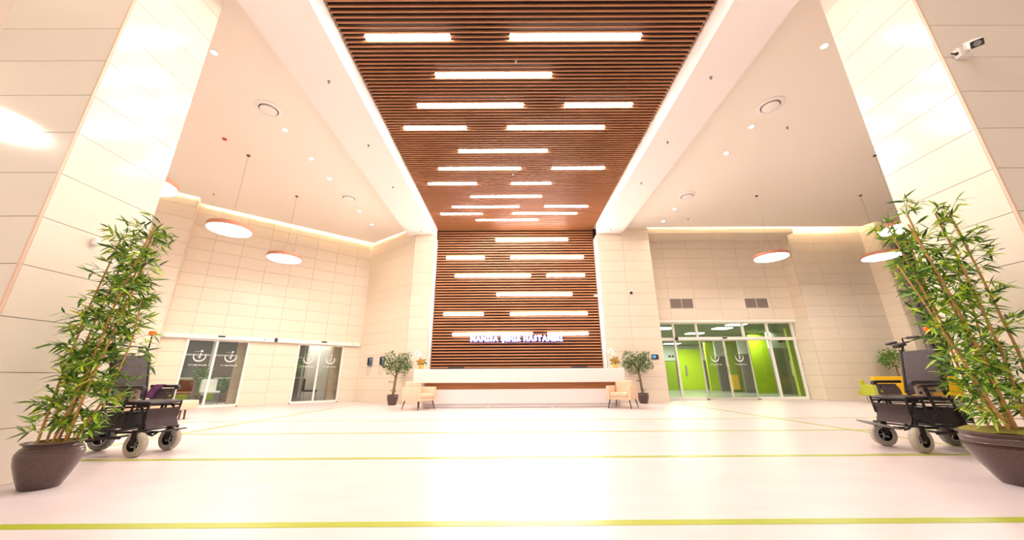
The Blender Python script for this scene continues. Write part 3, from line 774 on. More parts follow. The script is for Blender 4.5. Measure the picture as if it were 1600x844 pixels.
pendant(-7.52, 3.96, 'round copper pendant lamp beside the left pillar, out of view')
def sprinkler(x, y, z, label):
    o = thing('sprinkler', label, 'sprinkler', (x, y, z), 0, 'sprinkler heads on the ceilings and beams')
    b = nb(); lathe(b, [(.03, 0), (.03, -.008), (.012, -.012), (.010, -.04), (.022, -.045), (.022, -.048), (.003, -.049)], 12); obj('head', b, 'steel', o, True)
import itertools
def fl(px, py, z):
    r_, u_, f_ = cr_, cu_, cf_
    v = r_*(px-800) + u_*(422-py) + f_*F; t = (z-CAM_H)/v.z; return v.x*t, v.y*t
SPR = [((514, 127), BZ, 'left beam, nearest the photo top'), ((576, 227), BZ, 'left beam, second from the photo top'), ((614, 292), BZ, 'left beam, third from the photo top'), ((658, 361), BZ, 'left beam at its far end'),
       ((1110.6, 120.7), BZ, 'right beam, nearest the photo top'), ((1043, 221.7), BZ, 'right beam, second from the photo top'), ((1002, 286), BZ, 'right beam, third from the photo top'), ((954.4, 357.4), BZ, 'right beam at its far end'),
       ((806, 95.5), SZ, 'slatted ceiling, nearer one'), ((801.5, 271.6), SZ, 'slatted ceiling, farther one'),
       ((334, 303), CZ, 'left ceiling'), ((1230, 199), CZ, 'right ceiling, nearer one'), ((1075, 342), CZ, 'right ceiling, farther one')]
SPR = [(fl(p[0], p[1], z), z, l) for p, z, l in SPR]
for (x, y), z, lab in SPR: sprinkler(x, y, z, 'tiny steel sprinkler head on the '+lab)
x, y = fl(351, 217, CZ)
sd = thing('alarm_indicator', 'small red alarm indicator on the left ceiling', 'alarm', (x, y, CZ))
b = nb(); lathe(b, [(.05, 0), (.05, -.02), (.03, -.035), (.004, -.037)], 16); obj('body', b, 'red', sd, True)

# vents over the entrance
for x0, lab in ((6.86, 'double grey vent grille over the left half of the glass entrance'), (10.10, 'double grey vent grille over the right half of the glass entrance')):
    o = thing('vent_grille', lab, 'vent', (x0, 14.848, 3.705))
    b = nb()
    for a in ((0, 1.02, 0, .02), (0, 1.02, .43, .45), (0, .02, .02, .43), (1.0, 1.02, .02, .43), (.5, .52, .02, .43)): box(b, a[0], a[1], -.02, 0, a[2], a[3])
    obj('frame', b, 'white_alu', o)
    b = nb(); box(b, .02, 1.0, -.003, 0, .02, .43); obj('backing', b, 'dark_plastic', o)
    for i in range(10):
        for xa, xb in ((.021, .499), (.521, .999)):
            b = nb(); M = Matrix.Translation((0, -.010, .04+.04*i)) @ Matrix.Rotation(math.radians(-25), 4, 'X'); box(b, xa, xb, -.008, .005, -.015, .015, M); obj('slat', b, 'vent_grey', o)

# ------------------------------------------------------------------ emblem on the glass doors
def emblem(parent, M, s=1.0, name='emblem', line=True):
    """crescent ring open at the top, small star, running figure stroke, line of lettering"""
    b = nb()
    n = 26
    for i in range(n):
        def P(k):
            a = math.radians(215 - 0 + (325+0)*0) ; t = k/n
            ang = math.radians(150 + 245*t); th = .004+.020*math.sin(PI*t)
            return ((.105)*math.cos(ang), (.105)*math.sin(ang), th, ang)
        a, c = P(i), P(i+1)
        q = [(a[0]-math.cos(a[3])*a[2], a[1]-math.sin(a[3])*a[2]), (a[0]+math.cos(a[3])*.004, a[1]+math.sin(a[3])*.004), (c[0]+math.cos(c[3])*.004, c[1]+math.sin(c[3])*.004), (c[0]-math.cos(c[3])*c[2], c[1]-math.sin(c[3])*c[2])]
        vs_ = [_v(b, M, (x*s, 0, z*s)) for x, z in q]; b.faces.new(vs_)
    st = []
    for k in range(10):
        r = .032 if k % 2 == 0 else .013; a = PI/2+k*PI/5; st.append(_v(b, M, ((.02+r*math.cos(a))*s, 0, (.12+r*math.sin(a))*s)))
    b.faces.new(st)
    for quad in (((-.10, .100), (.0, .106), (.0, .112), (-.10, .103)), ((-.005, .012), (.020, .045), (.030, .038), (.010, .0)), ((-.004, .012), (.010, .0), (.002, -.035), (-.008, -.05)), ((-.035, -.01), (-.002, .018), (.002, .008), (-.033, -.018)), ((.006, -.01), (.03, -.03), (.024, -.036), (.002, -.02))):
        b.faces.new([_v(b, M, (x*s, 0, z*s)) for x, z in quad])
    hd = [_v(b, M, ((.012+.014*math.cos(k*PI/4))*s, 0, (.062+.014*math.sin(k*PI/4))*s)) for k in range(8)]; b.faces.new(hd)
    me_o = obj(name, b, 'logo', parent)
    if line:
        text_mesh('T.C. Sağlık Bakanlığı', .037*s, 0, parent, 'logo', 'lettering', M @ Matrix.Translation((0, 0, -.19*s)) @ FACE, bold=.001)
    return me_o

# ------------------------------------------------------------------ left sliding doors
def door_leaf(parent, s0, s1, z1, em=True, name='sliding_leaf'):
    b = nb(); fr = .032
    for a in ((s0, s0+fr, .0, z1), (s1-fr, s1, .0, z1), (s0+fr, s1-fr, 0.0, .085), (s0+fr, s1-fr, z1-.04, z1)): box(b, a[0], a[1], -.04, 0, a[2]+.01, a[3])
    lf = obj(name, b, 'white_alu', parent)
    b = nb(); box(b, s0+fr, s1-fr, -.022, -.016, .09, z1-.04); obj('pane', b, 'glass_left', lf)
    return lf
def left_door(D, label, n):
    M = WLf @ Matrix.Translation((D[0], 0, 0)); rz = math.atan2(M[1][0], M[0][0])
    o = thing('sliding_door', label, 'door', M.to_translation()); o.rotation_euler = (0, 0, rz)
    o['kind'] = 'thing'
    L = D[1]-D[0]; mid = L*.465
    b = nb()
    for a in ((-.03, .0, 0, 2.25), (L, L+.03, 0, 2.25)): box(b, a[0], a[1], -.05, .10, a[2], a[3])
    box(b, -.03, L+.03, -.05, .10, 2.232, 2.26); obj('jamb', b, 'white_alu', o)
    l1 = door_leaf(o, 0, mid, 2.23); l2 = door_leaf(o, mid, L, 2.23)
    emblem(l1, Matrix.Translation((mid*.50, -.045, 1.66)), 1.55, line=True)
    emblem(l2, Matrix.Translation((mid+(L-mid)*.50, -.045, 1.66)), 1.55, line=True)
    for xa, xb in ((L-.02, L+.03), (-.05, -.01)):
        b = nb(); box(b, xa, xb, -.10, -.055, .0, .03); obj('floor_guide', b, 'dark_plastic', o)
    return o
left_door(D1, 'nearer glass sliding door in the left tiled wall', 1)
left_door(D2, 'farther glass sliding door in the left tiled wall, nearest the corner', 2)
def header(s0, s1, sens, label):
    M = WLf @ Matrix.Translation((s0, .022, 2.25)); o = thing('door_operator', label, 'door header', M.to_translation()); o.rotation_euler = (0, 0, math.atan2(M[1][0], M[0][0]))
    L = s1-s0
    b = nb(); rbox(b, 0, L, -.16, 0, 0, .15, .012, 1); obj('cover', b, 'white_alu', o)
    b = nb(); rbox(b, sens-s0-.10, sens-s0+.10, -.20, -.16, .085, .135, .01, 1); obj('motion_sensor', b, 'dark_plastic', o)
    b = nb(); lathe(b, [(.02, 0), (.018, .01), (.002, .011)], 10, Matrix.Translation((L-.32, -.161, .09)) @ Matrix.Rotation(PI/2, 4, 'X')); obj('lock_button', b, 'dark_plastic', o)
header(-6.38, -3.27, -4.85, 'long white door operator box above the nearer left sliding door')
header(-3.17, -.12, -1.55, 'long white door operator box above the farther left sliding door')
b = nb(); M = WLf @ Matrix.Translation((-3.22, .022, 2.28)); box(b, -.045, .045, 0, .10, 0, .13, M); box(b, -.02, .02, .10, .16, .02, .12, M)
tag(obj('wall_sensor', b, 'dark_plastic'), 'small black sensor between the two white door operator boxes', 'sensor')

# corridor behind the left doors
def LWb(s, d): return LW(s, -d)
b = nb(); prism(b, [LWb(-14, .13), LWb(.4, .13), LWb(.4, 5.2), LWb(-14, 5.2)], -.12, -.001); struct('floor_left_corridor', b, 'in_floor', 'grey corridor floor behind the left doors')
b = nb(); prism(b, [LWb(-14, .13), LWb(.4, .13), LWb(.4, 5.2), LWb(-14, 5.2)], 2.9, 3.0); cfl = struct('ceiling_left_corridor', b, 'grey_light', 'corridor ceiling behind the left doors')
b = nb(); box(b, -14, .4, -5.3, -5.2, 0, 3, WLf); cbk = struct('wall_left_corridor', b, 'grey_wall', 'grey corridor wall behind the left doors')
b = nb(); box(b, .4, .5, -5.3, -.13, 0, 3, WLf); struct('wall_left_corridor_end', b, 'grey_light', 'corridor end behind the left doors')
for D in (D1, D2):   # tiled reveal seen at the right of each opening
    b = nb(); box(b, D[1]-.28, D[1]+.15, -.75, -.425, 0, 2.9, WLf); wv = struct('wall_reveal', b, 'joint', 'tiled reveal beside a sliding door')
    Wv = WLf @ Matrix.Translation((0, -.425, 0))
    tiles(wv, Wv, grid(H2, D[1]-.28, D[1]+.15, 0, 2.9))
for s in (-5.9, -4.95, -3.6, -1.2):
    b = nb(); box(b, s, s+.10, -5.2, -5.16, 0, 2.9, WLf); obj('wall_post', b, 'white_alu', cbk)
b = nb(); box(b, -14, .4, -5.2, -5.17, 1.95, 2.02, WLf); box(b, -14, .4, -5.2, -5.17, .95, 1.0, WLf); obj('wall_rail', b, 'white_alu', cbk)
b = nb(); box(b, -5.2, -3.4, -5.2, -5.18, 1.05, 1.93, WLf); obj('brown_panel', b, 'wall_brown', cbk)
for s in (-6.0, -5.1):
    b = nb(); box(b, s, s+.6, -5.2, -5.165, .05, .95, WLf); obj('green_panel', b, 'lime_dull', cbk)
b = nb(); box(b, -1.68, -.70, -1.9, -1.5, 0, 2.9, WLf); struct('corridor_column', b, 'cream_plaster', 'white column behind the farther left door')
b = nb(); box(b, -3.4, -2.2, -4.6, -4.4, 0, 2.9, WLf); struct('corridor_partition', b, 'cream_plaster', 'white partition behind the farther left door')
for s, dd, pn in ((-9.0, 2.2, 'leftmost'), (-6.9, 3.2, 'second from left'), (-5.4, 1.9, 'third from left'), (-2.7, 1.8, 'rightmost')):
    b = nb(); box(b, s, s+1.2, -dd-.25, -dd, 2.86, 2.899, WLf); o = obj('light_panel', b, 'panel_glow'); tag(o, 'flat light panel in the corridor ceiling behind the left doors, '+pn, 'light', 'light panels in the left corridor')
for s_ in (-7.5, -5.4, -3.6, -1.6):
    x_, y_ = LWb(s_, 2.0 if s_ < -2 else .9)
    l = bpy.data.lights.new('corridor_fill', 'AREA'); l.energy = 38; l.size = 1.0; l.color = (1, .97, .92)  # unseen area fill added to brighten the corridor
    lo = bpy.data.objects.new('corridor_fill', l); C.objects.link(lo); lo.location = (x_, y_, 2.84)
def small_plant(p, label, h=1.5, seed=0, r=.3, cols=('leaf_c', 'leaf_a')):
    o = thing('potted_plant', label, 'plant', (p[0], p[1], 0)); rnd = random.Random(seed)
    b = nb(); lathe(b, [(.13, 0), (.18, .3), (.17, .3), (.16, .27)], 16); obj('pot', b, 'pot', o, True)
    b = nb(); tube(b, [(0, 0, .25), (.02, 0, h*.7)], .02, 6); obj('stem', b, 'bark', o)
    bm = nb(); blob_leaves(bm, (0, 0, h*.72), r, 260, rnd, .12, .05, .2, 1.5); foliage_obj(bm, o, cols)
small_plant(LWb(-5.06, 3.2), 'green corridor plant seen through the nearer left sliding door', 1.5, 1)
small_plant(LWb(-4.25, 3.4), 'second dark leafed plant seen through the nearer left sliding door', 1.0, 2, .3)
small_plant(LWb(-2.15, 1.6), 'tall leafy plant seen through the farther left sliding door', 2.1, 3, .30)
def small_chair(p, rz, m, label):
    o = thing('corridor_chair', label, 'chair', (p[0], p[1], 0), rz)
    b = nb(); rbox(b, -.26, .26, -.26, .26, .40, .48, .02, 1); obj('seat', b, m, o)
    b = nb(); rbox(b, -.26, .26, .22, .30, .45, .92, .02, 1); obj('backrest', b, m, o)
    for sx in (-1, 1):
        for sy in (-1, 1):
            b = nb(); tube(b, [(sx*.22, sy*.22, .40), (sx*.24, sy*.24, 0)], .014, 6); obj('leg', b, 'steel', o)
small_chair(LWb(-5.55, 2.0), .6, 'brown_chair', 'brown chair seen through the nearer left sliding door')
small_chair(LWb(-4.75, 2.6), 1.0, 'cream_plaster', 'white chair seen through the nearer left sliding door')
small_chair(LWb(-1.55, 1.1), 2.2, 'dark_plastic', 'black chair seen through the farther left sliding door')

# ------------------------------------------------------------------ glass entrance on the right
ge = thing('glass_entrance', 'wide glazed entrance with sliding doors and a row of upper panes', 'door', (0, 15.15, 0))
ZT0, ZT1, ZTOP = 2.38, 2.50, 3.10
VX = [5.90, 6.98, 7.98, 9.98, 11.04, 12.12]
b = nb(); box(b, 5.86, 12.18, -.05, .05, ZTOP, ZTOP+.06); obj('head_frame', b, 'white_alu', ge)
b = nb(); box(b, 5.86, 12.18, -.06, .05, ZT0, ZT1); obj('transom', b, 'white_alu', ge)
for x in (5.90, 6.98, 7.98, 9.98, 11.04, 12.12):
    b = nb(); box(b, x-.035, x+.035, -.05, .05, ZT1, ZTOP); obj('mullion', b, 'white_alu', ge)
for x in (5.90, 6.98, 11.04, 12.12):
    b = nb(); box(b, x-.035, x+.035, -.05, .05, 0, ZT0); obj('mullion', b, 'white_alu', ge)
for x0, x1 in ((5.90, 6.98), (11.04, 12.12), (6.98, 7.98), (9.98, 11.04)):
    b = nb(); box(b, x0+.035, x1-.035, -.05, .05, 0, .10); obj('bottom_rail', b, 'white_alu', ge)
for x0, x1 in zip(VX, VX[1:]):
    b = nb(); box(b, x0+.035, x1-.035, -.004, .004, ZT1, ZTOP); obj('pane', b, 'glass_right', ge)
for x0, x1 in ((5.935, 6.945), (7.015, 7.98), (9.98, 11.005), (11.075, 12.085)):
    b = nb(); box(b, x0, x1, -.004, .004, .10, ZT0); obj('pane', b, 'glass_right', ge)
def r_leaf(x0, x1):
    b = nb()
    for a in ((x0, x0+.035, .01, ZT0), (x1-.035, x1, .01, ZT0), (x0+.035, x1-.035, .01, .09), (x0+.035, x1-.035, ZT0-.03, ZT0)): box(b, a[0], a[1], -.12, -.08, a[2], a[3])
    l = obj('sliding_leaf', b, 'alu', ge)
    b = nb(); box(b, x0+.035, x1-.035, -.104, -.096, .09, ZT0-.03); obj('pane', b, 'glass_right', l)
    cx = (x0+x1)/2
    emblem(l, Matrix.Translation((cx+.03, -.125, 1.66)), 1.55)
r_leaf(7.96, 9.0); r_leaf(9.0, 10.02)
b = nb(); tube(b, [(8.95, -.16, .95), (8.95, -.16, 1.3)], .012, 8); tube(b, [(11.65, -.09, .9), (11.65, -.09, 1.5)], .014, 8); obj('pull_handle', b, 'chrome', ge)
b = nb(); rbox(b, 7.05, 11.0, -.20, -.06, ZT0+.005, ZT1+.01, .01, 1); obj('operator_cover', b, 'white_alu', ge)
b = nb(); box(b, 6.98, 7.05, -.205, -.06, ZT0, ZT1+.015); obj('end_cap', b, 'dark_plastic', ge)
b = nb(); rbox(b, 8.92, 9.12, -.24, -.20, ZT0+.06, ZT1-.01, .008, 1); obj('motion_sensor', b, 'dark_plastic', ge)
for xa in (7.9, 9.98):
    b = nb(); box(b, xa, xa+.12, -.16, -.125, 0, .03); obj('floor_guide', b, 'dark_plastic', ge)

# lobby behind the glass entrance
b = nb(); box(b, 5.0, 26, 15.42, 32, -.12, -.002); struct('floor_lobby', b, 'in_floor', 'grey lobby floor behind the glass entrance')
b = nb(); box(b, 5.0, 26, 15.42, 32, 3.25, 3.35); struct('ceiling_lobby', b, 'in_ceil', 'olive toned lobby ceiling behind the glass entrance')
b = nb(); box(b, 5.0, 26, 28, 28.1, 0, 3.25); bw = struct('wall_lobby_back', b, 'grey_wall', 'far lobby wall with lime green panels')
b = nb(); box(b, 5.0, 26, 27.9, 27.999, 2.1, 3.24); obj('white_band', b, 'white_wall', bw)
def fx(px, Y):   # x on plane Y for a pixel column near the horizon
    v = cr_*(px-800) + cu_*(422-585) + cf_*F; return v.x*Y/v.y
b = nb(); x0, x1 = fx(1063, 27.5), fx(1101, 27.5); dr = thing('lime_door', 'bright lime green door at the back of the lobby behind the glass', 'door', (x0, 27.6, 0))
b = nb(); box(b, 0, x1-x0, 0, .2, 0, 2.95); obj('panel', b, 'lime', dr)
b = nb(); box(b, .45, .6, -.06, 0, 1.0, 1.75); obj('handle', b, 'chrome', dr)
def lob(px0, px1, Y, z0, z1, m, name, lab, Yd=.15):
    b = nb(); a, c = fx(px0, Y), fx(px1, Y); box(b, a, c, Y, Y+Yd, z0, z1); return struct(name, b, m, lab)
lob(1036, 1058, 26.5, 0, 2.0, 'lime_dull', 'wall_lobby_panel', 'dull green lobby panel at the far left')
lob(1108, 1124, 25.0, 0, 3.24, 'lime', 'wall_lobby_panel', 'lime green lobby panel right of the lime door')
lob(1124, 1142, 24.0, 0, 2.2, 'grey_wall', 'wall_lobby_door', 'grey lobby door between green panels')
lob(1124, 1142, 24.0, 2.2, 3.24, 'white_wall', 'wall_lobby_head', 'white band over the grey lobby door')
lob(1142, 1162, 22.5, 0, 3.24, 'lime_dull', 'wall_lobby_panel', 'olive green lobby panel')
lob(1162, 1180, 21.5, 0, 2.2, 'grey_wall', 'wall_lobby_door', 'second grey lobby door')
lob(1162, 1180, 21.5, 2.2, 3.24, 'white_wall', 'wall_lobby_head', 'white band over the second grey lobby door')
lob(1180, 1212, 20.2, 0, 3.24, 'lime_dull', 'wall_lobby_panel', 'wide olive green lobby panel with handle')
lob(1212, 1244, 19.2, 0, 2.35, 'grey_wall', 'wall_lobby_door', 'grey elevator like lobby panel at the right')
lob(1212, 1244, 19.2, 2.35, 3.24, 'grey_light', 'wall_lobby_head', 'light grey band at the right of the lobby')
lob(1244, 1300, 17.6, 0, 3.24, 'lime', 'wall_lobby_panel', 'narrow lime lobby panel at the far right')
lob(1143, 1153, 22.2, .15, 1.0, 'yellow', 'lobby_notice', 'yellow panel low on the olive wall')
for px, py in ((1037, 513), (1050, 537), (1085, 521), (1128, 513), (1150, 507)):
    x, y = fl(px, py, 3.25); y = min(y, 27.5); k_ = y/30
    b = nb(); box(b, x-.5*k_-.1, x+.5*k_+.1, y-.25, y+.25, 3.22, 3.249); o = obj('light_panel', b, 'panel_glow'); LPN = globals().get('LPN', 0)+1; tag(o, 'flat white lobby ceiling light behind the glass entrance, %s from the left' % ORD[LPN-1], 'light', 'light panels in the lobby ceiling')
for x, y in ((8, 18), (10, 22), (13, 25.5), (13.5, 19.5), (8.5, 25.5), (17, 24)):
    l = bpy.data.lights.new('lobby_fill', 'AREA'); l.energy = 75; l.size = 1.2; l.color = (.98, 1, .93)  # unseen area fill added to brighten the lobby besides its ceiling panels
    lo = bpy.data.objects.new('lobby_fill', l); C.objects.link(lo); lo.location = (x, y, 3.2)
for px, py, Yb, pn in ((1046, 557, 27.9, 'left'), (1132, 547, 24.0, 'middle'), (1218, 533, 19.2, 'right')):
    for k in (0, 1):
        v = cr_*(px+k*5-800) + cu_*(422-py) + cf_*F; t = Yb/v.y; x, z = v.x*t, CAM_H+v.z*t
        b = nb(); rbox(b, x-.08, x+.08, Yb-.07, Yb-.002, z-.07, z+.07, .015, 1)
        o = obj('wall_sensor', b, 'dark_plastic'); tag(o, 'small black box high on the lobby wall, %s pair, %s one' % (pn, ('left', 'right')[k]), 'sensor', 'small black boxes in the lobby')

# ------------------------------------------------------------------ yellow and green seating, tree at the right wall
so = thing('yellow_sofa', 'bright yellow high backed sofa behind the right power wheelchair', 'sofa', (12.44, 12.55, 0))
b = nb(); rbox(b, 0, 3.5, 0, .12, .22, .87, .02, 1); obj('backrest', b, 'yellow', so)
b = nb(); rbox(b, 0, 3.5, .125, .70, .22, .45, .03, 2); obj('seat', b, 'sofa_green', so)
for x in (.15, 3.3):
    for y in (.06, .6):
        b = nb(); tube(b, [(x, y, .22), (x, y, 0)], .02, 8); obj('leg', b, 'steel', so)
gs = thing('green_stool', 'lime green folded seat at the left end of the yellow sofa', 'seat', (12.18, 12.42, 0), 0)
b = nb(); rbox(b, 0, .23, 0, .42, .24, .60, .02, 1); obj('seat', b, 'sofa_green', gs)
b = nb(); rbox(b, .06, .235, .44, .50, .30, .76, .02, 1); obj('backrest', b, 'sofa_green', gs)
for x, y in ((.05, .05), (.19, .05), (.05, .37), (.19, .37)):
    b = nb(); tube(b, [(x, y, .24), (x, y, 0)], .012, 6); obj('leg', b, 'white_alu', gs)
tr = thing('potted_tree', 'leafy potted tree against the tiled wall behind the yellow sofa', 'plant', (14.55, 13.70, 0))
b = nb(); lathe(b, [(.12, 0), (.17, .12), (.20, .29), (.205, .345), (.17, .33)], 20); obj('pot', b, 'pot', tr, True)
b = nb(); tube(b, [(0, 0, .3), (.02, 0, 1.3)], .025, 7); obj('trunk', b, 'bark', tr, True)
bm = nb(); rnd = random.Random(9)
for c, r, n in (((-.05, 0, 1.45), .38, 420), ((-.3, 0, 1.5), .25, 160), ((-.25, -.05, 1.75), .2, 90), ((.2, 0, 1.7), .25, 150)): blob_leaves(bm, c, r, n, rnd, .09, .04, .3)
foliage_obj(bm, tr, ('ficus_leaf_b', 'leaf_a'))

# ------------------------------------------------------------------ power wheelchairs (local x forward, y left, z up; origin under the front axle)
def tyre_wheel(parent, x, y, r, wd, tm, steer, fork=True, side=1):
    cz = r
    M = Matrix.Translation((x, y, cz)) @ Matrix.Rotation(steer, 4, 'Z') @ Matrix.Rotation(PI/2, 4, 'X')
    b = nb(); hw = wd/2
    lathe(b, [(r*.56, -hw*.8), (r*.80, -hw), (r*.94, -hw*.82), (r, -hw*.35), (r, hw*.35), (r*.94, hw*.82), (r*.80, hw), (r*.56, hw*.8)], 36, M, cap=False)
    w_ = obj('wheel', b, tm, parent, True)
    b = nb()
    for k in range(26):        # tread lugs
        a = 2*PI*k/26
        for row, off in ((-.5, 0), (0, .5), (.5, 0)):
            aa = a+off*2*PI/26; T = M @ Matrix.Rotation(aa, 4, 'Z') @ Matrix.Translation((r*.974, 0, row*hw*.85))
            box(b, -.004, .0045, -r*.06, r*.06, -hw*.17, hw*.17, T)
    stuff(obj('tread', b, tm, w_))
    b = nb(); lathe(b, [(r*.57, -hw*.82), (r*.57, hw*.82), (r*.50, hw*.82), (r*.50, -hw*.82)], 30, M, cap=False); lathe(b, [(r*.50, -.004), (r*.5, .004)], 30, M)
    obj('rim', b, 'black_metal', w_, True)
    b = nb(); lathe(b, [(r*.61, -hw*.86), (r*.56, -hw*.9), (r*.56, -hw*.7)], 30, M, cap=False); lathe(b, [(r*.61, hw*.86), (r*.56, hw*.9), (r*.56, hw*.7)], 30, M, cap=False)
    lathe(b, [(r*.20, -hw*.9), (r*.14, -hw*1.0), (r*.14, hw*1.0), (r*.2, hw*.9)], 16, M)
    for k in range(5):
        a = 2*PI*k/5; T = M @ Matrix.Rotation(a, 4, 'Z'); box(b, r*.1, r*.5, -.006, .006, .004, .012, T); box(b, r*.1, r*.5, -.006, .006, -.012, -.004, T)
    obj('hub', b, 'silver', w_, True)
    return w_
def wheelchair(loc, rz, label, near, style):
    """near = +1 / -1: local y side that faces the camera"""
    o = thing('power_wheelchair', label, 'wheelchair', loc, rz)
    Y = .235
    bm_ = 'black_metal'
    # casters with forks
    for s in (1, -1):
        w_ = tyre_wheel(o, 0.0, s*Y, .142, .085, 'tyre', math.radians(10*s if style == 'joy' else -8))
        b = nb()
        for t in (-1, 1): box(b, -.03, .03, s*Y+t*.056-.004, s*Y+t*.056+.004, .13, .30)
        box(b, -.035, .035, s*Y-.06, s*Y+.06, .295, .31); tube(b, [(-.0, s*Y, .30), (-.0, s*Y, .36)], .022, 10); tube(b, [(0, s*Y-.06, .142), (0, s*Y+.06, .142)], .012, 8)
        obj('caster_fork', b, bm_, o)
        w2 = tyre_wheel(o, -.90, s*Y*1.02, .165, .085, 'tyre_dark', 0)
    # base frame
    b = nb()
    for s in (1, -1):
        tube(b, [(.01, s*Y*.9, .36), (-.10, s*Y*.95, .345), (-.25, s*Y, .30), (-1.08, s*Y, .30)], .016, 8)
        tube(b, [(.0, s*Y*.9, .40), (-.05, s*Y*.95, .55), (-.12, s*Y*.98, .60)], .013, 8)
        tube(b, [(-.15, s*Y, .52), (-.62, s*Y, .50), (-.72, s*Y, .31)], .013, 8)
        tube(b, [(-.16, s*Y, .60), (-.20, s*Y, .36)], .013, 8)
        tube(b, [(-.52, s*Y, .60), (-.60, s*Y, .31)], .013, 8)
        tube(b, [(-.20, s*Y*1.05, .22), (-.95, s*Y*1.05, .22)], .018, 8)
        tube(b, [(-.35, s*Y*1.05, .30), (-.35, s*Y*1.05, .22)], .018, 8)
        tube(b, [(-.78, s*Y, .50), (-.95, s*Y, .50), (-1.05, s*Y, .31)], .012, 8)
    for x, z in ((-.05, .36), (-.25, .30), (-.62, .31), (-1.08, .30), (-.3, .22), (-.8, .22), (-.95, .5)): tube(b, [(x, -Y, z), (x, Y, z)], .013, 8)
    obj('base_frame', b, bm_, o, True)
    b = nb(); rbox(b, -.62, -.24, -Y+.02, Y-.02, .32, .50, .015, 1); bx = obj('battery_box', b, 'dark_plastic', o)
    for i in range(5):
        b = nb(); box(b, -.58, -.28, -(Y-.012), Y-.012, .345+i*.03, .355+i*.03); obj('rib', b, 'black_cloth', bx)
    for s in (1, -1):
        b = nb(); tube(b, [(-.88, s*.05, .17), (-.88, s*.19, .17)], .045, 16); tube(b, [(-1.08, s*.09, .19), (-.90, s*.09, .19)], .036, 14)
        obj('motor', b, bm_, o, True)
        b = nb(); tube(b, [(-1.10, s*.09, .19), (-1.081, s*.09, .19)], .030, 14); obj('motor_cap', b, 'silver', o, True)
    b = nb(); rbox(b, -1.06, -.80, -.17, .17, .34, .48, .02, 1); obj('control_box', b, 'dark_plastic', o)
    b = nb(); rbox(b, -1.0, -.86, near*.18-.01, near*.18+.01, .36, .46, .005, 1); obj('label_plate', b, 'white_alu', o)
    # seat
    b = nb()
    for s in (1, -1):
        tube(b, [(.03, s*Y, .625), (-.50, s*Y, .61), (-.58, s*Y, .61)], .015, 8); tube(b, [(.02, s*Y, .58), (-.50, s*Y, .565)], .012, 8)
        tube(b, [(.03, s*Y, .63), (.02, s*Y*.95, .42)], .013, 8)
    tube(b, [(.025, -Y, .62), (.025, Y, .62)], .014, 8); tube(b, [(-.45, -Y, .60), (-.45, Y, .60)], .014, 8)
    obj('seat_frame', b, bm_, o, True)
    b = nb(); rbox(b, -.46, .015, -Y+.015, Y-.015, .595, .645, .02, 2); obj('seat', b, 'leather', o, True)
    # backrest
    b = nb(); R = Matrix.Translation((-.47, 0, .66)) @ Matrix.Rotation(math.radians(-11), 4, 'Y')
    rbox(b, -.025, .02, -Y+.03, Y-.03, .02, .58, .02, 2, R); obj('backrest', b, 'leather', o, True)
    for s in (1, -1):
        b = nb(); rbox(b, -.03, .025, s*(Y-.015)-.015, s*(Y-.015)+.015, .0, .60, .012, 2, R); obj('backrest_edging', b, 'black_cloth', o, True)
    b = nb(); ptop = []
    for s in (1, -1):
        p = [R @ Vector((-.035, s*Y*1.03, -.03)), R @ Vector((-.035, s*Y*1.03, .62)), R @ Vector((-.06, s*Y*1.03, .72)), R @ Vector((-.13, s*Y*1.0, .745))]
        tube(b, p, .012, 8); ptop.append(p[-2])
        tube(b, [R @ Vector((-.06, s*Y*.9, .12)), R @ Vector((-.075, s*Y*.9, .5)), R @ Vector((-.04, s*Y*.97, .55))], .010, 8)
    obj('back_cane', b, bm_, o, True)
    if style == 'joy':
        b = nb(); a, c = ptop[0]+Vector((0, 0, .06)), ptop[1]+Vector((0, 0, .06)); tube(b, [a-Vector((0, 0, .09)), a, c, c-Vector((0, 0, .09))], .010, 8)
        obj('push_bar', b, bm_, o, True)
        for t0, t1 in ((.12, .42), (.54, .86)):
            b = nb(); tube(b, [a.lerp(c, t0), a.lerp(c, t1)], .018, 10); obj('grip', b, 'black_cloth', o, True)
        far = ptop[0] if near < 0 else ptop[1]
        fs = -near
        b = nb(); p = far+Vector((.02, fs*.02, -.02))
        T = Matrix.Translation(p) @ Matrix.Rotation(math.radians(20), 4, 'Y')
        rbox(b, -.03, .10, -.05, .05, -.03, .02, .015, 2, T); obj('attendant_control', b, 'dark_plastic', o, True)
        b = nb(); rbox(b, .08, .20, -.035, .045, .0, .035, .015, 2, Matrix.Translation(p+Vector((.0, 0, .03))) @ Matrix.Rotation(math.radians(14), 4, 'Y')); obj('hand_pad', b, 'dark_plastic', o, True)
    else:
        b = nb()
        for s in (1, -1): tube(b, [ptop[0 if s > 0 else 1], ptop[0 if s > 0 else 1]+Vector((-.10, 0, .0))], .019, 10)
        obj('grip', b, 'black_cloth', o, True)
        b = nb(); tube(b, [ptop[0], ptop[1]], .009, 8); obj('push_bar', b, bm_, o, True)
    # lamp pole with the orange cap
    yy = near*Y if style == 'joy' else -near*Y*1.0
    b = nb(); q0 = R @ Vector((-.05, yy, .55)); q1 = Vector((q0.x+(.07 if style == 'joy' else -.01), q0.y, 1.46 if style == 'joy' else 1.53)); tube(b, [q0, q1], .009, 8); obj('lamp_pole', b, bm_, o, True)
    b = nb(); lathe(b, [(.03, 0), (.042, .005), (.046, .05), (.035, .062), (.005, .065)], 16, Matrix.Translation(q1)); obj('beacon', b, 'orange', o, True)
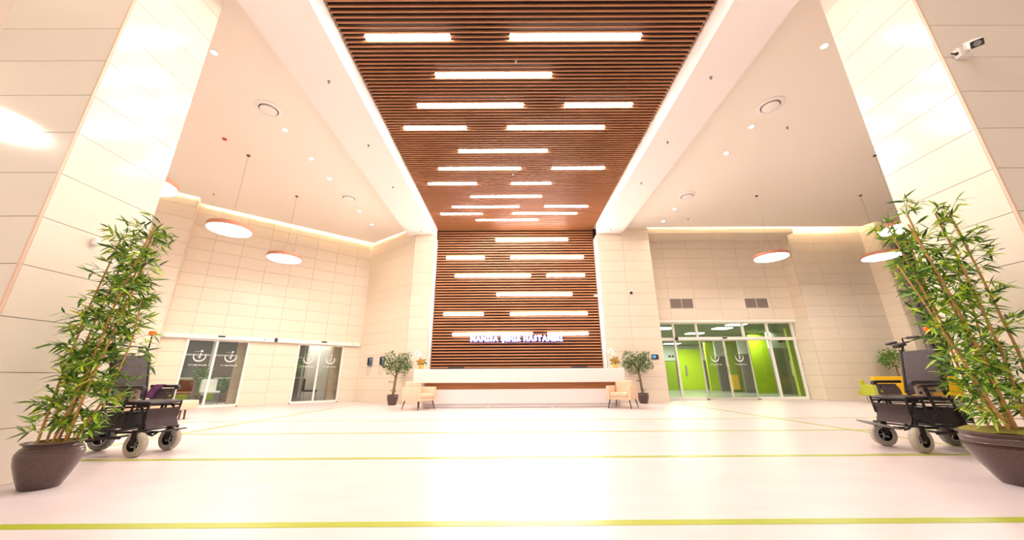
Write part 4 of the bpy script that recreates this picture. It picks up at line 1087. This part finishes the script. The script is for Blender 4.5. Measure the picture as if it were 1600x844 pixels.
    # armrests
    for s in (1, -1):
        b = nb(); rbox(b, -.45, -.08, s*Y*1.08-.032, s*Y*1.08+.032, .80, .838, .016, 3); rbox(b, -.115, -.06, s*Y*1.08-.03, s*Y*1.08+.03, .775, .825, .02, 2); obj('arm_pad', b, 'dark_plastic', o, True)
        isn = s == near
        t = nb(); x0, x1 = -.43, -.11
        pts = [(x0+.0, .645), (x1-.015, .645), (x1, .66), (x1, .775), (x1-.02, .79), (x0+.06, .79), (x0+.04, .76), (x0+.01, .72)]
        ya, yb = s*Y*1.05, s*Y*1.05+s*.008
        prism(t, [(x, z) for x, z in pts], ya, yb, Matrix(((1, 0, 0, 0), (0, 0, 1, 0), (0, 1, 0, 0), (0, 0, 0, 1))))
        sk = obj('side_panel', t, 'skirt_light' if isn else 'skirt_grey', o)
        b = nb(); yq = s*Y*1.05+s*.012 if isn else s*Y*1.05-s*.004
        T = Matrix.Translation((x1-.05, yq, .69)) @ Matrix.Rotation(PI/2, 4, 'X'); lathe(b, [(.018, -.003), (.018, .003)], 14, T)
        obj('panel_hole', b, 'dark_plastic' if isn else 'yellow_dot', sk)
        b = nb(); T = Matrix.Translation((x1-.05, yq, .755)) @ Matrix.Rotation(PI/2, 4, 'X'); lathe(b, [(.011, -.003), (.011, .003)], 12, T)
        obj('panel_hole', b, 'dark_plastic', sk)
        for xx_ in (-.3, -.2):
            b = nb(); lathe(b, [(.004, -.003), (.004, .003)], 8, Matrix.Translation((xx_, yq, .73)) @ Matrix.Rotation(PI/2, 4, 'X')); obj('rivet', b, 'silver', sk)
        b = nb(); yo = s*Y*1.16
        tube(b, [(-.40, yo, .775), (-.18, yo, .77)], .012, 8); tube(b, [(-.22, yo, .77), (-.24, yo, .60), (-.27, yo, .42)], .017, 8); tube(b, [(-.33, yo, .715), (-.2, yo, .715)], .010, 8)
        obj('arm_support', b, bm_, o, True)
    b = nb(); rbox(b, -.42, -.30, near*Y*1.12-.004, near*Y*1.12+.004, .655, .695, .002, 1); obj('maker_plate', b, 'yellow_pot', o)
    # calf pad and foot plate
    b = nb(); pts = 9; W = Y-.01
    grid_ = []
    for i in range(pts):
        t = i/(pts-1); z = .55-.235*t; x = .045-.03*math.sin(PI*t)+(.0 if style == 'joy' else .03*t)
        grid_.append([b.verts.new((x+(.02*math.cos(k*PI/6*1.0)*0) + .012*math.cos((k-3)*PI/6), -W+2*W*k/6, z - (0 if style == 'joy' else .012*abs(math.sin(t*4)*(k-3)/3)))) for k in range(7)])
    for A, B_ in zip(grid_, grid_[1:]):
        for k in range(6): b.faces.new((A[k], A[k+1], B_[k+1], B_[k]))
    bmesh.ops.solidify(b, geom=list(b.faces), thickness=.014); obj('calf_pad', b, 'calf_leather', o, True)
    b = nb()
    for s in (1, -1): tube(b, [(-.02, s*.19, .56), (-.02, s*.20, .40), (.03, s*.20, .27), (.12, s*.19, .25)], .011, 8)
    tube(b, [(.0, -.2, .29), (.0, .2, .29)], .010, 8); tube(b, [(-.05, -.10, .25), (.05, -.1, .22), (.12, -.1, .27)], .011, 8)
    obj('footrest_hanger', b, bm_, o, True)
    b = nb()
    if style == 'joy':
        T = Matrix.Translation((.13, 0, .275)) @ Matrix.Rotation(math.radians(-9), 4, 'Y') @ Matrix.Rotation(math.radians(near*-7), 4, 'X')
        prism(b, [(0, -.18), (.20, -.17), (.30, -.10), (.33, 0), (.30, .10), (.20, .17), (0, .18)], -.006, .006, T)
    else:
        T = Matrix.Translation((.14, 0, .275)) @ Matrix.Rotation(math.radians(-2), 4, 'Y')
        prism(b, [(0, -.18), (.10, -.18), (.12, -.14), (.12, .14), (.10, .18), (0, .18)], -.006, .006, T)
    obj('foot_plate', b, 'skirt_grey' if style == 'joy' else 'dark_plastic', o)
    b = nb(); tube(b, [(-.40, near*.12, .66), (-.36, near*.05, .69), (-.34, -near*.04, .67), (-.38, -near*.12, .66)], .016, 6); obj('seat_belt', b, 'black_cloth', o, True)
    if style != 'joy':
        b = nb(); y0_, y1_ = sorted((-near*(Y-.045), -near*(Y-.005)))
        T = Matrix(((1, 0, 0, 0), (0, 0, 1, 0), (0, 1, 0, 0), (0, 0, 0, 1)))
        prism(b, [(-.44, .66), (-.37, .66), (-.34, .74), (-.28, .80), (-.24, .845), (-.34, .845), (-.40, .80), (-.43, .73)], y0_, y1_, T)
        obj('purple_pad', b, 'purple', o)
    return o
wheelchair((-4.655, 4.985, 0), math.radians(2), 'black power wheelchair behind the left bamboo, purple pad by its armrest', -1, 'plain')
wheelchair((5.02, 4.93, 0), math.radians(178), 'black power wheelchair behind the right bamboo with foot plate out and attendant joystick', 1, 'joy')


ws_ = thing('wall_sensor', 'tiny white sensor on the inner face of the left pillar above the bamboo', 'sensor', (-4.60, 3.58, 2.36))
b = nb(); rbox(b, 0.002, .05, -.03, .03, -.045, .045, .01, 1); obj('housing', b, 'paint_white', ws_)
